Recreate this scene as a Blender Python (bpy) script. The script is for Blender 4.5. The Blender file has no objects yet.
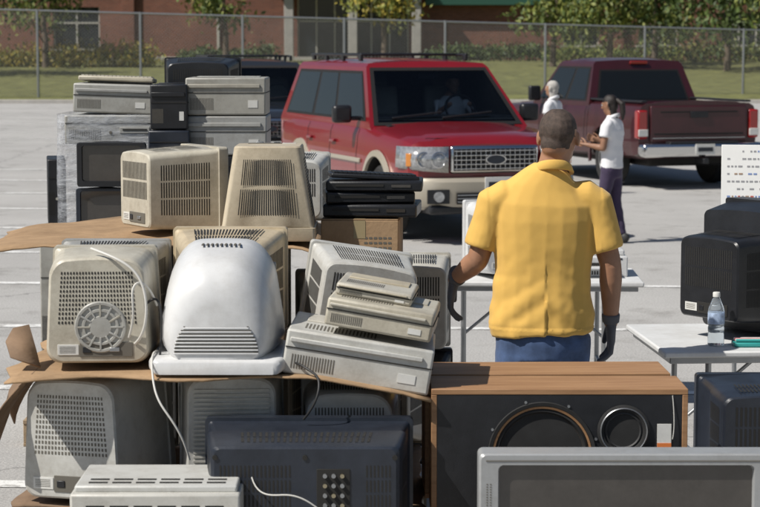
import bpy, math, random
from mathutils import Vector, Matrix, Euler, noise
random.seed(7)
R=math.radians
scene=bpy.context.scene
COL=scene.collection

# ------------------------------------------------------------------ materials
def M(name,col,rough=.5,metal=0,var=.0,scale=12,bump=0,bscale=150,coat=0,spec=.5,dirt=0,age=0):
    m=bpy.data.materials.new(name); m.use_nodes=True
    nt=m.node_tree; N=nt.nodes; L=nt.links
    b=N['Principled BSDF']
    b.inputs['Base Color'].default_value=(*col,1)
    b.inputs['Roughness'].default_value=rough
    b.inputs['Metallic'].default_value=metal
    b.inputs['Coat Weight'].default_value=coat
    b.inputs['Coat Roughness'].default_value=.04
    b.inputs['Specular IOR Level'].default_value=spec
    tc=N.new('ShaderNodeTexCoord')
    if var or dirt:
        n=N.new('ShaderNodeTexNoise'); n.inputs['Scale'].default_value=scale; n.inputs['Detail'].default_value=6
        n.inputs['Roughness'].default_value=.65
        L.new(tc.outputs['Object'],n.inputs['Vector'])
        cr=N.new('ShaderNodeValToRGB')
        cr.color_ramp.elements[0].position=.3; cr.color_ramp.elements[1].position=.7
        lo=tuple(max(0,c*(1-var)) for c in col); hi=tuple(min(1,c*(1+var)) for c in col)
        cr.color_ramp.elements[0].color=(*lo,1); cr.color_ramp.elements[1].color=(*hi,1)
        L.new(n.outputs['Fac'],cr.inputs['Fac'])
        out=cr.outputs['Color']
        if age:
            oi=N.new('ShaderNodeObjectInfo'); ra=N.new('ShaderNodeValToRGB'); L.new(oi.outputs['Random'],ra.inputs['Fac'])
            e=ra.color_ramp.elements; e[0].position=0; e[0].color=(1.0,.93,.78,1); e[1].position=1; e[1].color=(.86,.87,.88,1)
            q=e.new(.35); q.color=(.88,.86,.80,1); q=e.new(.7); q.color=(1,1,.97,1)
            ma=N.new('ShaderNodeMixRGB'); ma.blend_type='MULTIPLY'; ma.inputs['Fac'].default_value=age
            L.new(out,ma.inputs['Color1']); L.new(ra.outputs['Color'],ma.inputs['Color2']); out=ma.outputs['Color']
        if dirt:
            n2=N.new('ShaderNodeTexNoise'); n2.inputs['Scale'].default_value=scale*.35; n2.inputs['Detail'].default_value=9
            n2.inputs['Roughness'].default_value=.8
            oi=N.new('ShaderNodeObjectInfo'); ad=N.new('ShaderNodeVectorMath'); ad.operation='ADD'
            sc=N.new('ShaderNodeVectorMath'); sc.operation='SCALE'; sc.inputs['Scale'].default_value=20
            cb=N.new('ShaderNodeCombineXYZ'); L.new(oi.outputs['Random'],cb.inputs[0]); L.new(cb.outputs[0],sc.inputs[0])
            L.new(tc.outputs['Object'],ad.inputs[0]); L.new(sc.outputs[0],ad.inputs[1])
            L.new(ad.outputs[0],n2.inputs['Vector'])
            r2=N.new('ShaderNodeValToRGB'); r2.color_ramp.elements[0].position=.46; r2.color_ramp.elements[1].position=.70
            r2.color_ramp.elements[1].color=(dirt,dirt,dirt,1)
            L.new(n2.outputs['Fac'],r2.inputs['Fac'])
            mx=N.new('ShaderNodeMixRGB'); L.new(r2.outputs['Color'],mx.inputs['Fac'])
            L.new(out,mx.inputs['Color1']); mx.inputs['Color2'].default_value=(col[0]*.42,col[1]*.37,col[2]*.30,1)
            out=mx.outputs['Color']
            rr_=N.new('ShaderNodeMapRange'); rr_.inputs['To Min'].default_value=rough*.8; rr_.inputs['To Max'].default_value=min(1,rough*1.5)
            L.new(n2.outputs['Fac'],rr_.inputs['Value']); L.new(rr_.outputs[0],b.inputs['Roughness'])
        L.new(out,b.inputs['Base Color'])
    if bump:
        n3=N.new('ShaderNodeTexNoise'); n3.inputs['Scale'].default_value=bscale; n3.inputs['Detail'].default_value=4
        L.new(tc.outputs['Object'],n3.inputs['Vector'])
        bp=N.new('ShaderNodeBump'); bp.inputs['Strength'].default_value=bump; bp.inputs['Distance'].default_value=.01
        L.new(n3.outputs['Fac'],bp.inputs['Height']); L.new(bp.outputs['Normal'],b.inputs['Normal'])
    return m

beige=M('beige_plastic',(.53,.50,.43),.36,var=.07,dirt=.65,bump=.04,age=1)
beige2=M('warm_beige_plastic',(.57,.50,.39),.36,var=.07,dirt=.6,bump=.04,age=1)
greyp=M('grey_plastic',(.38,.38,.365),.36,var=.07,dirt=.6,bump=.04,age=.8)
pale=M('pale_grey_plastic',(.55,.55,.53),.36,var=.05,dirt=.55,bump=.04,age=.6)
white=M('white_plastic',(.63,.635,.635),.26,var=.04,dirt=.3,bump=.02)
silver=M('silver_plastic',(.35,.36,.365),.35,metal=.2,var=.05,dirt=.4)
black=M('black_plastic',(.014,.015,.018),.34,var=.3,bump=.06,dirt=.2)
navy=M('dark_blue_plastic',(.020,.025,.036),.34,var=.25,bump=.05)
slot=M('vent_dark',(.018,.017,.015),.8)
slot2=M('vent_soft',(.13,.12,.10),.8)
screenM=M('screen_glass',(.05,.045,.04),.12,var=.2,coat=.6,dirt=.4)
chrome=M('chrome',(.7,.7,.7),.15,metal=1)
metalg=M('grey_metal',(.35,.36,.37),.4,metal=.8,var=.1)
rubber=M('rubber',(.02,.02,.02),.8,var=.3)
conem=M('paper_cone',(.085,.055,.036),.75,var=.2,bump=.1)
cone2=M('black_cone',(.035,.035,.036),.6,var=.2,bump=.1)
alloy=M('alloy',(.55,.55,.55),.3,metal=.8)
card=M('cardboard',(.36,.235,.13),.85,var=.16,scale=9,bump=.15,bscale=60,dirt=.5)
card2=M('cardboard_dark',(.20,.13,.08),.85,var=.2,scale=9,bump=.15,bscale=60)
def grain(name,c1,c2):
    m=M(name,c1,.55); N=m.node_tree.nodes;L=m.node_tree.links;b=N['Principled BSDF']
    tc=N.new('ShaderNodeTexCoord');mp=N.new('ShaderNodeMapping');mp.inputs['Scale'].default_value=(3,45,45);L.new(tc.outputs['Object'],mp.inputs['Vector'])
    n=N.new('ShaderNodeTexNoise');n.inputs['Scale'].default_value=1;n.inputs['Detail'].default_value=8;n.inputs['Roughness'].default_value=.7;L.new(mp.outputs['Vector'],n.inputs['Vector'])
    c=N.new('ShaderNodeValToRGB');c.color_ramp.elements[0].position=.3;c.color_ramp.elements[1].position=.7
    c.color_ramp.elements[0].color=(*c1,1);c.color_ramp.elements[1].color=(*c2,1);L.new(n.outputs['Fac'],c.inputs['Fac']);L.new(c.outputs['Color'],b.inputs['Base Color']);return m
wood=grain('chipboard_wood',(.24,.12,.052),(.42,.24,.12))
palletw=M('pallet_wood',(.33,.24,.15),.85,var=.25,scale=14,bump=.2)
gold=M('brass_connector',(.45,.40,.28),.35,metal=1)
redp=M('red_plastic',(.35,.03,.03),.4)
labelw=M('label_white',(.66,.66,.63),.5,var=.05,dirt=.3)
orange=M('orange_label',(.7,.2,.05),.5)
teal=M('teal_plastic',(.03,.3,.28),.5)
tapeM=M('tape',(.35,.28,.16),.3)
cablew=M('cable_white',(.6,.59,.55),.5)
cableb=M('cable_black',(.02,.02,.02),.5)

# ------------------------------------------------------------------ helpers
def emp(name,loc=(0,0,0),rot=(0,0,0)):
    e=bpy.data.objects.new(name,None); COL.objects.link(e)
    e.location=loc; e.rotation_euler=rot; e.empty_display_size=.1
    return e
def mk(name,verts,faces,mats,parent=None,angle=35,mi=None,bevel=0,loc=None,rot=None,smooth=True):
    me=bpy.data.meshes.new(name); me.from_pydata([tuple(v) for v in verts],[],faces)
    if not isinstance(mats,(list,tuple)): mats=[mats]
    for m in mats: me.materials.append(m)
    if mi:
        for p,i in zip(me.polygons,mi): p.material_index=i
    me.update()
    if smooth:
        me.shade_smooth(); me.set_sharp_from_angle(angle=R(angle))
    o=bpy.data.objects.new(name,me); COL.objects.link(o)
    if parent: o.parent=parent
    if loc: o.location=loc
    if rot: o.rotation_euler=rot
    if bevel:
        b=o.modifiers.new('bev','BEVEL'); b.width=bevel; b.segments=2; b.limit_method='ANGLE'; b.angle_limit=R(40)
    return o
def box(parent,name,size,loc,mat,rot=(0,0,0),bevel=.004):
    x,y,z=[s/2 for s in size]
    v=[(-x,-y,-z),(x,-y,-z),(x,y,-z),(-x,y,-z),(-x,-y,z),(x,-y,z),(x,y,z),(-x,y,z)]
    f=[(0,3,2,1),(4,5,6,7),(0,1,5,4),(1,2,6,5),(2,3,7,6),(3,0,4,7)]
    return mk(name,v,f,mat,parent,bevel=min(bevel,min(size)*.3),loc=loc,rot=rot,angle=50)
def loft(rings,cap0=True,cap1=True,close=True):
    n=len(rings[0]); v=[]; f=[]
    for r in rings: v+=r
    for i in range(len(rings)-1):
        for j in range(n if close else n-1):
            k=(j+1)%n
            f.append((i*n+j,i*n+k,(i+1)*n+k,(i+1)*n+j))
    if cap0: f.append(tuple(range(n))[::-1])
    if cap1: f.append(tuple(range((len(rings)-1)*n,len(rings)*n)))
    return v,f
def fixn(o):
    import bmesh
    bm=bmesh.new(); bm.from_mesh(o.data); bmesh.ops.recalc_face_normals(bm,faces=bm.faces); bm.to_mesh(o.data); bm.free()
def se(w,h,e,cx,cz,y,N=44,bell=0):
    pts=[]
    for i in range(N):
        a=2*math.pi*(i+.5)/N
        c,s=math.cos(a),math.sin(a)
        x=math.copysign(abs(c)**(2/e),c)*w/2; z=math.copysign(abs(s)**(2/e),s)*h/2
        if bell: x*=1-bell*(z/h+.5)
        pts.append((cx+x,y,cz+z))
    return pts
def rr(w,h,r,cx,cz,y,bell=0,crown=0):
    r=min(r,w*.49,h*.49); pts=[]
    cs=[(w/2-r,h/2-r,0),(-w/2+r,h/2-r,90),(-w/2+r,-h/2+r,180),(w/2-r,-h/2+r,270)]
    for q,(x0,z0,a0) in enumerate(cs):
        for k in range(7):
            a=R(a0+15*k); pts.append((x0+r*math.cos(a),z0+r*math.sin(a)))
        x1,z1,a1=cs[(q+1)%4]; p=pts[-1]; n=(x1+r*math.cos(R(a1)),z1+r*math.sin(R(a1)))
        for k in range(1,5): pts.append((p[0]+(n[0]-p[0])*k/5,p[1]+(n[1]-p[1])*k/5))
    out=[]
    for x,z in pts:
        if crown: z+=crown*(1-(2*x/w)**2)*(1 if z>0 else 0)*min(1,max(0,z)/(h*.4))
        if bell: x*=1-bell*(z/h+.5)
        out.append((cx+x,y,cz+z))
    return out
def revolve(parent,name,prof,mat,seg=40,axis='X',loc=(0,0,0),rot=(0,0,0),angle=35):
    rings=[]
    closed=prof[0]==prof[-1]
    for r,a in prof:
        rg=[]
        for i in range(seg):
            t=2*math.pi*i/seg
            if axis=='X': rg.append((a,r*math.cos(t),r*math.sin(t)))
            elif axis=='Y': rg.append((r*math.cos(t),a,r*math.sin(t)))
            else: rg.append((r*math.cos(t),r*math.sin(t),a))
        rings.append(rg)
    v,f=loft(rings,not closed,not closed)
    o=mk(name,v,f,mat,parent,loc=loc,rot=rot,angle=angle); fixn(o); return o
def cyl(parent,name,r,d,loc,mat,axis='Z',seg=24,rot=(0,0,0),r2=None):
    return revolve(parent,name,[(r,-d/2),(r2 if r2 is not None else r,d/2)],mat,seg,axis,loc,rot)
def slots(parent,name,c,nu,nv,fu,fv,mat,off=.0025,th=0):
    c=[Vector(p) for p in c]
    def P(u,v): return (c[0]*(1-u)+c[1]*u)*(1-v)+(c[3]*(1-u)+c[2]*u)*v
    n=(c[1]-c[0]).cross(c[3]-c[0]).normalized()
    vs=[];fs=[]
    for i in range(nu):
        for j in range(nv):
            u0=(i+.5-fu/2)/nu;u1=(i+.5+fu/2)/nu;v0=(j+.5-fv/2)/nv;v1=(j+.5+fv/2)/nv
            k=len(vs)
            q=[P(u0,v0),P(u1,v0),P(u1,v1),P(u0,v1)]
            vs+=[p+n*off for p in q]
            if th:
                vs+=[p+n*(off+th) for p in q]
                fs+=[(k+4,k+5,k+6,k+7),(k,k+1,k+5,k+4),(k+1,k+2,k+6,k+5),(k+2,k+3,k+7,k+6),(k+3,k,k+4,k+7)]
            else: fs.append((k,k+1,k+2,k+3))
    return mk(name,vs,fs,mat,parent,smooth=False)
def cable(parent,name,pts,mat,r=.004):
    cu=bpy.data.curves.new(name,'CURVE'); cu.dimensions='3D'; cu.bevel_depth=r; cu.bevel_resolution=2; cu.resolution_u=8
    sp=cu.splines.new('NURBS'); sp.points.add(len(pts)-1)
    for p,q in zip(sp.points,pts): p.co=(*q,1)
    sp.use_endpoint_u=True; sp.order_u=4
    cu.materials.append(mat)
    o=bpy.data.objects.new(name,cu); COL.objects.link(o)
    if parent: o.parent=parent
    return o
def apply_mods(o):
    bpy.context.view_layer.update()
    dg=bpy.context.evaluated_depsgraph_get()
    me=bpy.data.meshes.new_from_object(o.evaluated_get(dg))
    o.modifiers.clear(); o.data=me
def boolean(o,cut,slotmat=None):
    b=o.modifiers.new('b','BOOLEAN'); b.object=cut; b.operation='DIFFERENCE'; b.solver='EXACT'
    try: b.material_mode='TRANSFER'
    except Exception: pass
    apply_mods(o)
    bpy.data.objects.remove(cut)

# ------------------------------------------------------------------ CRT
def crt(name,loc,rz,w,h,d,mat,bk=(.62,.62),rad=.035,bez=.05,drop=0,vents=('rear','top','side'),rx=0,ry=0,bell=0,
        sm=slot,rearstyle='v',bframe=.84,panel=True,hump=False,vrows=22,crown=.012,brad=.014):
    g=emp(name,loc,(rx,ry,rz))
    y1=bez+.010; y2=d*.93
    S=[(.018,w*bframe,h*(bframe-.04),h*.53,brad),(0,w*(bframe+.01),h*(bframe-.03),h*.53,brad),(0,w*.985,h*.985,h/2,brad),(.006,w,h,h/2,brad),(bez,w,h,h/2,brad),
       (bez+.001,w*.968,h*.955,h/2,brad),(y1,w*.955,h*.94,h/2,rad*.8)]
    W1,H1,Z1=w*.955,h*.94,h/2
    W2,H2,Z2=w*bk[0],h*bk[1],h/2+drop
    if hump:
        ym=d*.55
        S+=[(ym,w*.88,h*.88,h/2+drop*.4,rad),(ym+.012,W2*1.06,H2*1.06,Z2,rad)]
        y1=ym+.012;W1,H1,Z1=W2*1.06,H2*1.06,Z2
    S+=[(y2,W2,H2,Z2,rad),(d*.985,W2*.975,H2*.975,Z2,rad),(d,W2*.94,H2*.94,Z2,rad)]
    rings=[]
    for i,(y,a,b,z,r) in enumerate(S):
        rings.append(rr(a,b,r,0,z,y,bell=bell if i>1 else 0,crown=crown if i>5 else 0))
    v,f=loft(rings)
    mi=[0]*len(f); mi[-2]=1
    o=mk('casing',v,f,[mat,screenM],g,mi=mi,angle=26); fixn(o)
    def pos(t):
        return (y1+(y2-y1)*t, W1+(W2-W1)*t, H1+(H2-H1)*t, Z1+(Z2-Z1)*t)
    if 'top' in vents:
        a=pos(.12);b=pos(.94)
        wa=a[1]*.34*(1-bell);wb=b[1]*.34*(1-bell)
        c=[(-wa,a[0],a[3]+a[2]/2+crown),(wa,a[0],a[3]+a[2]/2+crown),(wb,b[0],b[3]+b[2]/2+crown),(-wb,b[0],b[3]+b[2]/2+crown)]
        slots(g,'top_vents',c,vrows,2,.45,.86,sm,off=.001)
    if 'side' in vents and not bell:
        a=pos(.10);b=pos(.92)
        for s in (1,-1):
            c=[(s*a[1]/2,a[0],a[3]-a[2]*.32),(s*b[1]/2,b[0],b[3]-b[2]*.32),(s*b[1]/2,b[0],b[3]+b[2]*.36),(s*a[1]/2,a[0],a[3]+a[2]*.36)]
            if s<0: c=[c[1],c[0],c[3],c[2]]
            slots(g,'side_vents',c,int(vrows*.8),3,.42,.90,sm,off=.001)
    if 'rear' in vents:
        bw=W2*.80*(1-bell*.5);bh=H2*.52;zc=Z2+H2*.14
        c=[(bw/2,d,zc-bh/2),(-bw/2,d,zc-bh/2),(-bw/2*(1-bell),d,zc+bh/2),(bw/2*(1-bell),d,zc+bh/2)]
        if rearstyle=='v': slots(g,'rear_vents',c,vrows,2,.45,.88,sm,off=.001)
        elif rearstyle=='h':
            bh=H2*.86; c=[(W2*.42,d,Z2-bh/2),(-W2*.42,d,Z2-bh/2),(-W2*.40,d,Z2+bh/2),(W2*.40,d,Z2+bh/2)]
            slots(g,'rear_ribs',c,1,24,1,.5,mat,off=0,th=.006)
            slots(g,'rear_vents',c,1,24,1,.45,sm,off=.0008)
        elif rearstyle=='g': slots(g,'rear_vents',c,vrows,12,.5,.6,sm,off=.001)
    if panel:
        zb=Z2-H2*.36; dk=slot2 if mat not in(black,navy) else slot
        box(g,'connector_panel',(W2*.5,.006,H2*.14),(-W2*.08,d,zb),dk,bevel=.001)
        box(g,'power_socket',(.028,.008,.022),(W2*.10,d+.002,zb),black,bevel=.002)
        box(g,'video_socket',(.032,.012,.014),(-W2*.16,d+.002,zb),metalg,bevel=.002)
        box(g,'rating_label',(W2*.2,.004,H2*.1),(W2*.28,d+.0005,zb),labelw,bevel=.0005)
        slots(g,'label_print',[(W2*.37,d+.003,zb-H2*.035),(W2*.20,d+.003,zb-H2*.035),(W2*.20,d+.003,zb+H2*.035),(W2*.37,d+.003,zb+H2*.035)],1,5,.9,.35,slot2,off=0)
    return g

# ------------------------------------------------------------------ WORLD / LIGHT / CAMERA
w=bpy.data.worlds.new("World"); scene.world=w; w.use_nodes=True
nt=w.node_tree; bg=nt.nodes['Background']
sky=nt.nodes.new('ShaderNodeTexSky'); sky.sky_type='NISHITA'; sky.sun_disc=False
tosun=Vector((-.68,-.34,.90)).normalized()
sky.sun_elevation=math.asin(tosun.z); sky.sun_rotation=math.atan2(tosun.x,tosun.y)
sky.air_density=1.0; sky.dust_density=1.2
nt.links.new(sky.outputs['Color'],bg.inputs['Color']); bg.inputs['Strength'].default_value=.06
sl=bpy.data.lights.new('sun','SUN'); sl.energy=5.0; sl.angle=R(.5); sl.color=(1,.955,.885)
so=bpy.data.objects.new('sun',sl); COL.objects.link(so); so.rotation_euler=(-tosun).to_track_quat('-Z','Y').to_euler()
scene.view_settings.view_transform='Standard'; scene.view_settings.look='None'; scene.view_settings.exposure=0
cam=bpy.data.cameras.new('camera'); co=bpy.data.objects.new('camera',cam); COL.objects.link(co)
co.location=(0,0,2.1); co.rotation_euler=(R(90-5.95),0,0); cam.lens=94.7; cam.sensor_width=36; cam.clip_end=5000
cam.dof.use_dof=True; cam.dof.focus_distance=8.2; cam.dof.aperture_fstop=8
scene.camera=co

# ------------------------------------------------------------------ GROUND
def ground_mat():
    m=bpy.data.materials.new('lot_surface'); m.use_nodes=True; N=m.node_tree.nodes; L=m.node_tree.links; b=N['Principled BSDF']
    tc=N.new('ShaderNodeTexCoord')
    def noi(s,d,r=.6):
        n=N.new('ShaderNodeTexNoise'); n.inputs['Scale'].default_value=s; n.inputs['Detail'].default_value=d; n.inputs['Roughness'].default_value=r
        L.new(tc.outputs['Object'],n.inputs['Vector']); return n
    a=noi(.35,8,.7); c=N.new('ShaderNodeValToRGB'); L.new(a.outputs['Fac'],c.inputs['Fac'])
    c.color_ramp.elements[0].position=.3;c.color_ramp.elements[1].position=.7
    c.color_ramp.elements[0].color=(.41,.40,.385,1); c.color_ramp.elements[1].color=(.52,.51,.49,1)
    f=noi(70,3); c2=N.new('ShaderNodeValToRGB'); L.new(f.outputs['Fac'],c2.inputs['Fac'])
    c2.color_ramp.elements[0].position=.35;c2.color_ramp.elements[0].color=(.62,.62,.62,1);c2.color_ramp.elements[1].position=.62
    mx=N.new('ShaderNodeMixRGB'); mx.blend_type='MULTIPLY'; mx.inputs['Fac'].default_value=.9
    L.new(c.outputs['Color'],mx.inputs['Color1']);L.new(c2.outputs['Color'],mx.inputs['Color2'])
    st=noi(1.3,7,.7); c3=N.new('ShaderNodeValToRGB'); L.new(st.outputs['Fac'],c3.inputs['Fac'])
    c3.color_ramp.elements[0].position=.54;c3.color_ramp.elements[0].color=(1,1,1,1);c3.color_ramp.elements[1].position=.74;c3.color_ramp.elements[1].color=(.62,.61,.59,1)
    m2=N.new('ShaderNodeMixRGB'); m2.blend_type='MULTIPLY'; m2.inputs['Fac'].default_value=1
    L.new(mx.outputs['Color'],m2.inputs['Color1']);L.new(c3.outputs['Color'],m2.inputs['Color2'])
    vo=N.new('ShaderNodeTexVoronoi'); vo.feature='DISTANCE_TO_EDGE'; vo.inputs['Scale'].default_value=.16
    wn=noi(2.5,7,.7); ad=N.new('ShaderNodeMixRGB'); ad.blend_type='ADD'; ad.inputs['Fac'].default_value=.5
    L.new(tc.outputs['Object'],ad.inputs['Color1']);L.new(wn.outputs['Color'],ad.inputs['Color2']);L.new(ad.outputs['Color'],vo.inputs['Vector'])
    c4=N.new('ShaderNodeValToRGB'); L.new(vo.outputs['Distance'],c4.inputs['Fac'])
    c4.color_ramp.elements[0].position=0;c4.color_ramp.elements[0].color=(.55,.55,.55,1);c4.color_ramp.elements[1].position=.003
    m3=N.new('ShaderNodeMixRGB'); m3.blend_type='MULTIPLY'; m3.inputs['Fac'].default_value=1
    L.new(m2.outputs['Color'],m3.inputs['Color1']);L.new(c4.outputs['Color'],m3.inputs['Color2'])
    L.new(m3.outputs['Color'],b.inputs['Base Color']); b.inputs['Roughness'].default_value=.85
    bp=N.new('ShaderNodeBump'); bp.inputs['Strength'].default_value=.4; bp.inputs['Distance'].default_value=.01
    L.new(f.outputs['Fac'],bp.inputs['Height']);L.new(bp.outputs['Normal'],b.inputs['Normal'])
    return m
grassM=M('grass',(.15,.155,.05),.9,var=.5,scale=1.8,bump=1,bscale=12,dirt=.6)
mk('ground',[(-1500,-300,-.006),(1500,-300,-.006),(1500,2500,-.006),(-1500,2500,-.006)],[(0,1,2,3)],grassM)
mk('parking_lot',[(-120,-40,0),(120,-40,0),(120,72.4,0),(-120,72.4,0)],[(0,1,2,3)],ground_mat())
concrete=M('concrete',(.42,.40,.37),.85,var=.12,scale=3,bump=.2)
box(None,'kerb',(240,.2,.16),(0,72.5,.06),concrete,bevel=.02)
def paint_mat():
    m=M('road_paint',(.72,.72,.70),.7); N=m.node_tree.nodes;L=m.node_tree.links;b=N['Principled BSDF']
    tc=N.new('ShaderNodeTexCoord');n=N.new('ShaderNodeTexNoise');n.inputs['Scale'].default_value=9;n.inputs['Detail'].default_value=8;n.inputs['Roughness'].default_value=.8
    L.new(tc.outputs['Object'],n.inputs['Vector']);c=N.new('ShaderNodeValToRGB');L.new(n.outputs['Fac'],c.inputs['Fac'])
    c.color_ramp.elements[0].position=.42;c.color_ramp.elements[0].color=(.42,.41,.39,1);c.color_ramp.elements[1].position=.52;c.color_ramp.elements[1].color=(.78,.78,.76,1)
    L.new(c.outputs['Color'],b.inputs['Base Color']); return m
paint=paint_mat()
v=[];f=[]
def line(x0,y0,x1,y1,wd=.11):
    d=Vector((x1-x0,y1-y0,0)).normalized(); n=Vector((-d.y,d.x,0))*wd/2; k=len(v)
    for p,s in(((x0,y0),-1),((x1,y1),-1),((x1,y1),1),((x0,y0),1)): v.append((p[0]+n.x*s,p[1]+n.y*s,.004))
    f.append((k,k+1,k+2,k+3))
y=9.4
while y<34:
    if y<19.5:
        line(-8,y+.35,-.9,y,.15)
        line(-.3,y,5.2,y-.3)
    else: line(-9.5,y+.35,-2.0,y,.16)
    y+=2.7
line(-9.6,9.7,-9.6,34.3)
line(5.6,26.6,12,26.2);line(5.0,23.5,12,23.1);line(4.0,38.5,16,37.5)
for yy in(45,48,51,54,57,60): line(-20,yy+.6,-6,yy)
mk('parking_lines',v,f,paint,smooth=False)

def bank():
    nx,ny=60,16; vs=[];fs=[]
    for j in range(ny+1):
        for i in range(nx+1):
            x=-120+240*i/nx; t=j/ny; yy=72.6+t*60
            z=.10+1.15*min(1,max(0,(yy-75)/30))**1.1+.1*noise.noise(Vector((x*.1,yy*.1,0)))*(t>0)
            vs.append((x,yy,z))
    for j in range(ny):
        for i in range(nx):
            a=j*(nx+1)+i; fs.append((a,a+1,a+nx+2,a+nx+1))
    mk('grass_bank',vs,fs,grassM,angle=180)
bank()

# ------------------------------------------------------------------ BUILDING
def brick_mat():
    m=bpy.data.materials.new('brick'); m.use_nodes=True;N=m.node_tree.nodes;L=m.node_tree.links;b=N['Principled BSDF']
    tc=N.new('ShaderNodeTexCoord');mp=N.new('ShaderNodeMapping');mp.inputs['Rotation'].default_value=(R(90),0,0)
    L.new(tc.outputs['Object'],mp.inputs['Vector'])
    br=N.new('ShaderNodeTexBrick'); L.new(mp.outputs['Vector'],br.inputs['Vector'])
    br.inputs['Scale'].default_value=1; br.inputs['Brick Width'].default_value=.3;br.inputs['Row Height'].default_value=.1;br.inputs['Mortar Size'].default_value=.008
    br.inputs['Color1'].default_value=(.24,.09,.055,1);br.inputs['Color2'].default_value=(.17,.065,.042,1);br.inputs['Mortar'].default_value=(.21,.16,.13,1)
    n=N.new('ShaderNodeTexNoise');n.inputs['Scale'].default_value=.5;n.inputs['Detail'].default_value=6;L.new(tc.outputs['Object'],n.inputs['Vector'])
    c=N.new('ShaderNodeValToRGB');c.color_ramp.elements[0].position=.35;c.color_ramp.elements[0].color=(.75,.75,.75,1);c.color_ramp.elements[1].position=.65;L.new(n.outputs['Fac'],c.inputs['Fac'])
    mx=N.new('ShaderNodeMixRGB');mx.blend_type='MULTIPLY';mx.inputs['Fac'].default_value=1;L.new(br.outputs['Color'],mx.inputs['Color1']);L.new(c.outputs['Color'],mx.inputs['Color2'])
    L.new(mx.outputs['Color'],b.inputs['Base Color']);b.inputs['Roughness'].default_value=.9
    return m
brick=brick_mat(); glassB=M('window_glass',(.02,.025,.03),.06,coat=.5); frameM=M('window_frame',(.5,.48,.43),.5); greenM=M('green_fascia',(.03,.10,.07),.5)
def building():
    g=emp('brick_building',(0,112,1.2))
    H=9
    ops=[]
    for x0,x1,z0,z1 in [(-18.2,-15.6,.7,3.0),(-29,-22,.7,3.0),(-4.6,1.6,0,3.6),(10.2,12.2,.9,2.7),(14.4,16.6,.9,2.7),(19,22,.9,2.7),(26,30,.9,2.7),(-40,-34,.9,2.7)]:
        ops.append((x0,x1,z0,z1))
        if z0>0: ops.append((x0,x1,z0+4,z1+4))
    xs=sorted(set([-60,60]+[o[0] for o in ops]+[o[1] for o in ops])); zs=sorted(set([-1,H]+[o[2] for o in ops]+[o[3] for o in ops]))
    idx={};vs=[];fs=[]
    for i,x in enumerate(xs):
        for j,z in enumerate(zs): idx[i,j]=len(vs); vs.append((x,0,z))
    for i in range(len(xs)-1):
        for j in range(len(zs)-1):
            cx=(xs[i]+xs[i+1])/2;cz=(zs[j]+zs[j+1])/2
            if any(o[0]<cx<o[1] and o[2]<cz<o[3] for o in ops): continue
            fs.append((idx[i,j],idx[i+1,j],idx[i+1,j+1],idx[i,j+1]))
    o=mk('front_wall',vs,fs,brick,g,smooth=False); s=o.modifiers.new('s','SOLIDIFY'); s.thickness=.4; s.offset=-1
    for k,(x0,x1,z0,z1) in enumerate(ops):
        box(g,'glass',(x1-x0+.1,.04,z1-z0+.1),((x0+x1)/2,.28,(z0+z1)/2),glassB,bevel=0)
        n=max(1,round((x1-x0)/1.1))
        for q in range(n+1):
            box(g,'mullion',(.08,.08,z1-z0),(x0+.04+(x1-x0-.08)*q/n,.21,(z0+z1)/2),frameM,bevel=.005)
        box(g,'transom',(x1-x0,.07,.08),((x0+x1)/2,.205,z0+(z1-z0)*.62),frameM,bevel=.005)
        if z0>0: box(g,'sill',(x1-x0+.3,.2,.12),((x0+x1)/2,-.06,z0-.06),concrete,bevel=.01)
    box(g,'rear_block',(120,24,H-.1),(0,12.6,H/2-.55),brick,bevel=0)
    box(g,'roof_cap',(121,1,.35),(0,.3,H+.17),concrete,bevel=.02)
    for x in(-5.0,-1.5,2.0):
        box(g,'column',(.5,.5,3.9),(x,-1.6,1.8),concrete,bevel=.02)
    box(g,'canopy',(8.5,2.4,.4),(-1.5,-1.0,3.95),concrete,bevel=.02)
    box(g,'fascia',(9,.5,.5),(7,-.3,3.35),greenM,bevel=.02)
    box(g,'pilaster',(.7,.25,H),(-14,-.127,H/2-.5),brick,bevel=.01)
    box(g,'pilaster',(.7,.25,H),(13.2,-.127,H/2-.5),brick,bevel=.01)
    box(g,'downpipe',(.14,.14,H),(-9,-.09,H/2-.5),frameM,bevel=.01)
    box(g,'base_course',(55,.08,.5),(-31,-.045,0),concrete,bevel=.01)
building()

# ------------------------------------------------------------------ TREES / HEDGE
bark=M('bark',(.12,.09,.065),.9,var=.3,scale=5,bump=.5,bscale=20)
def leafM(name,col): return M(name,col,.6,var=.5,scale=1.2)
leafA=leafM('leaves_green',(.09,.13,.03)); leafB=leafM('leaves_yellow_green',(.20,.22,.05)); leafC=leafM('leaves_dark',(.045,.075,.02)); leafY=leafM('leaves_golden',(.34,.27,.04))
def leafmesh(parent,name,centers,n,size,mats,rad,rng):
    vs=[];fs=[];mi=[]
    for i in range(n):
        c,cr=rng.choice(centers)
        d=Vector((rng.gauss(0,1),rng.gauss(0,1),rng.gauss(0,.8)))*cr*.5
        p=c+d; a=Euler((rng.uniform(0,6.3),rng.uniform(0,6.3),rng.uniform(0,6.3))).to_matrix(); s=size*rng.uniform(.5,1.3)
        k=len(vs)
        for q in((-s,0,0),(0,-s*.45,0),(s,0,.1*s),(0,s*.45,0)): vs.append(p+a@Vector(q))
        fs.append((k,k+1,k+2,k+3)); mi.append(rng.randrange(len(mats)))
    return mk(name,vs,fs,mats,parent,mi=mi,smooth=False)
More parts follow.
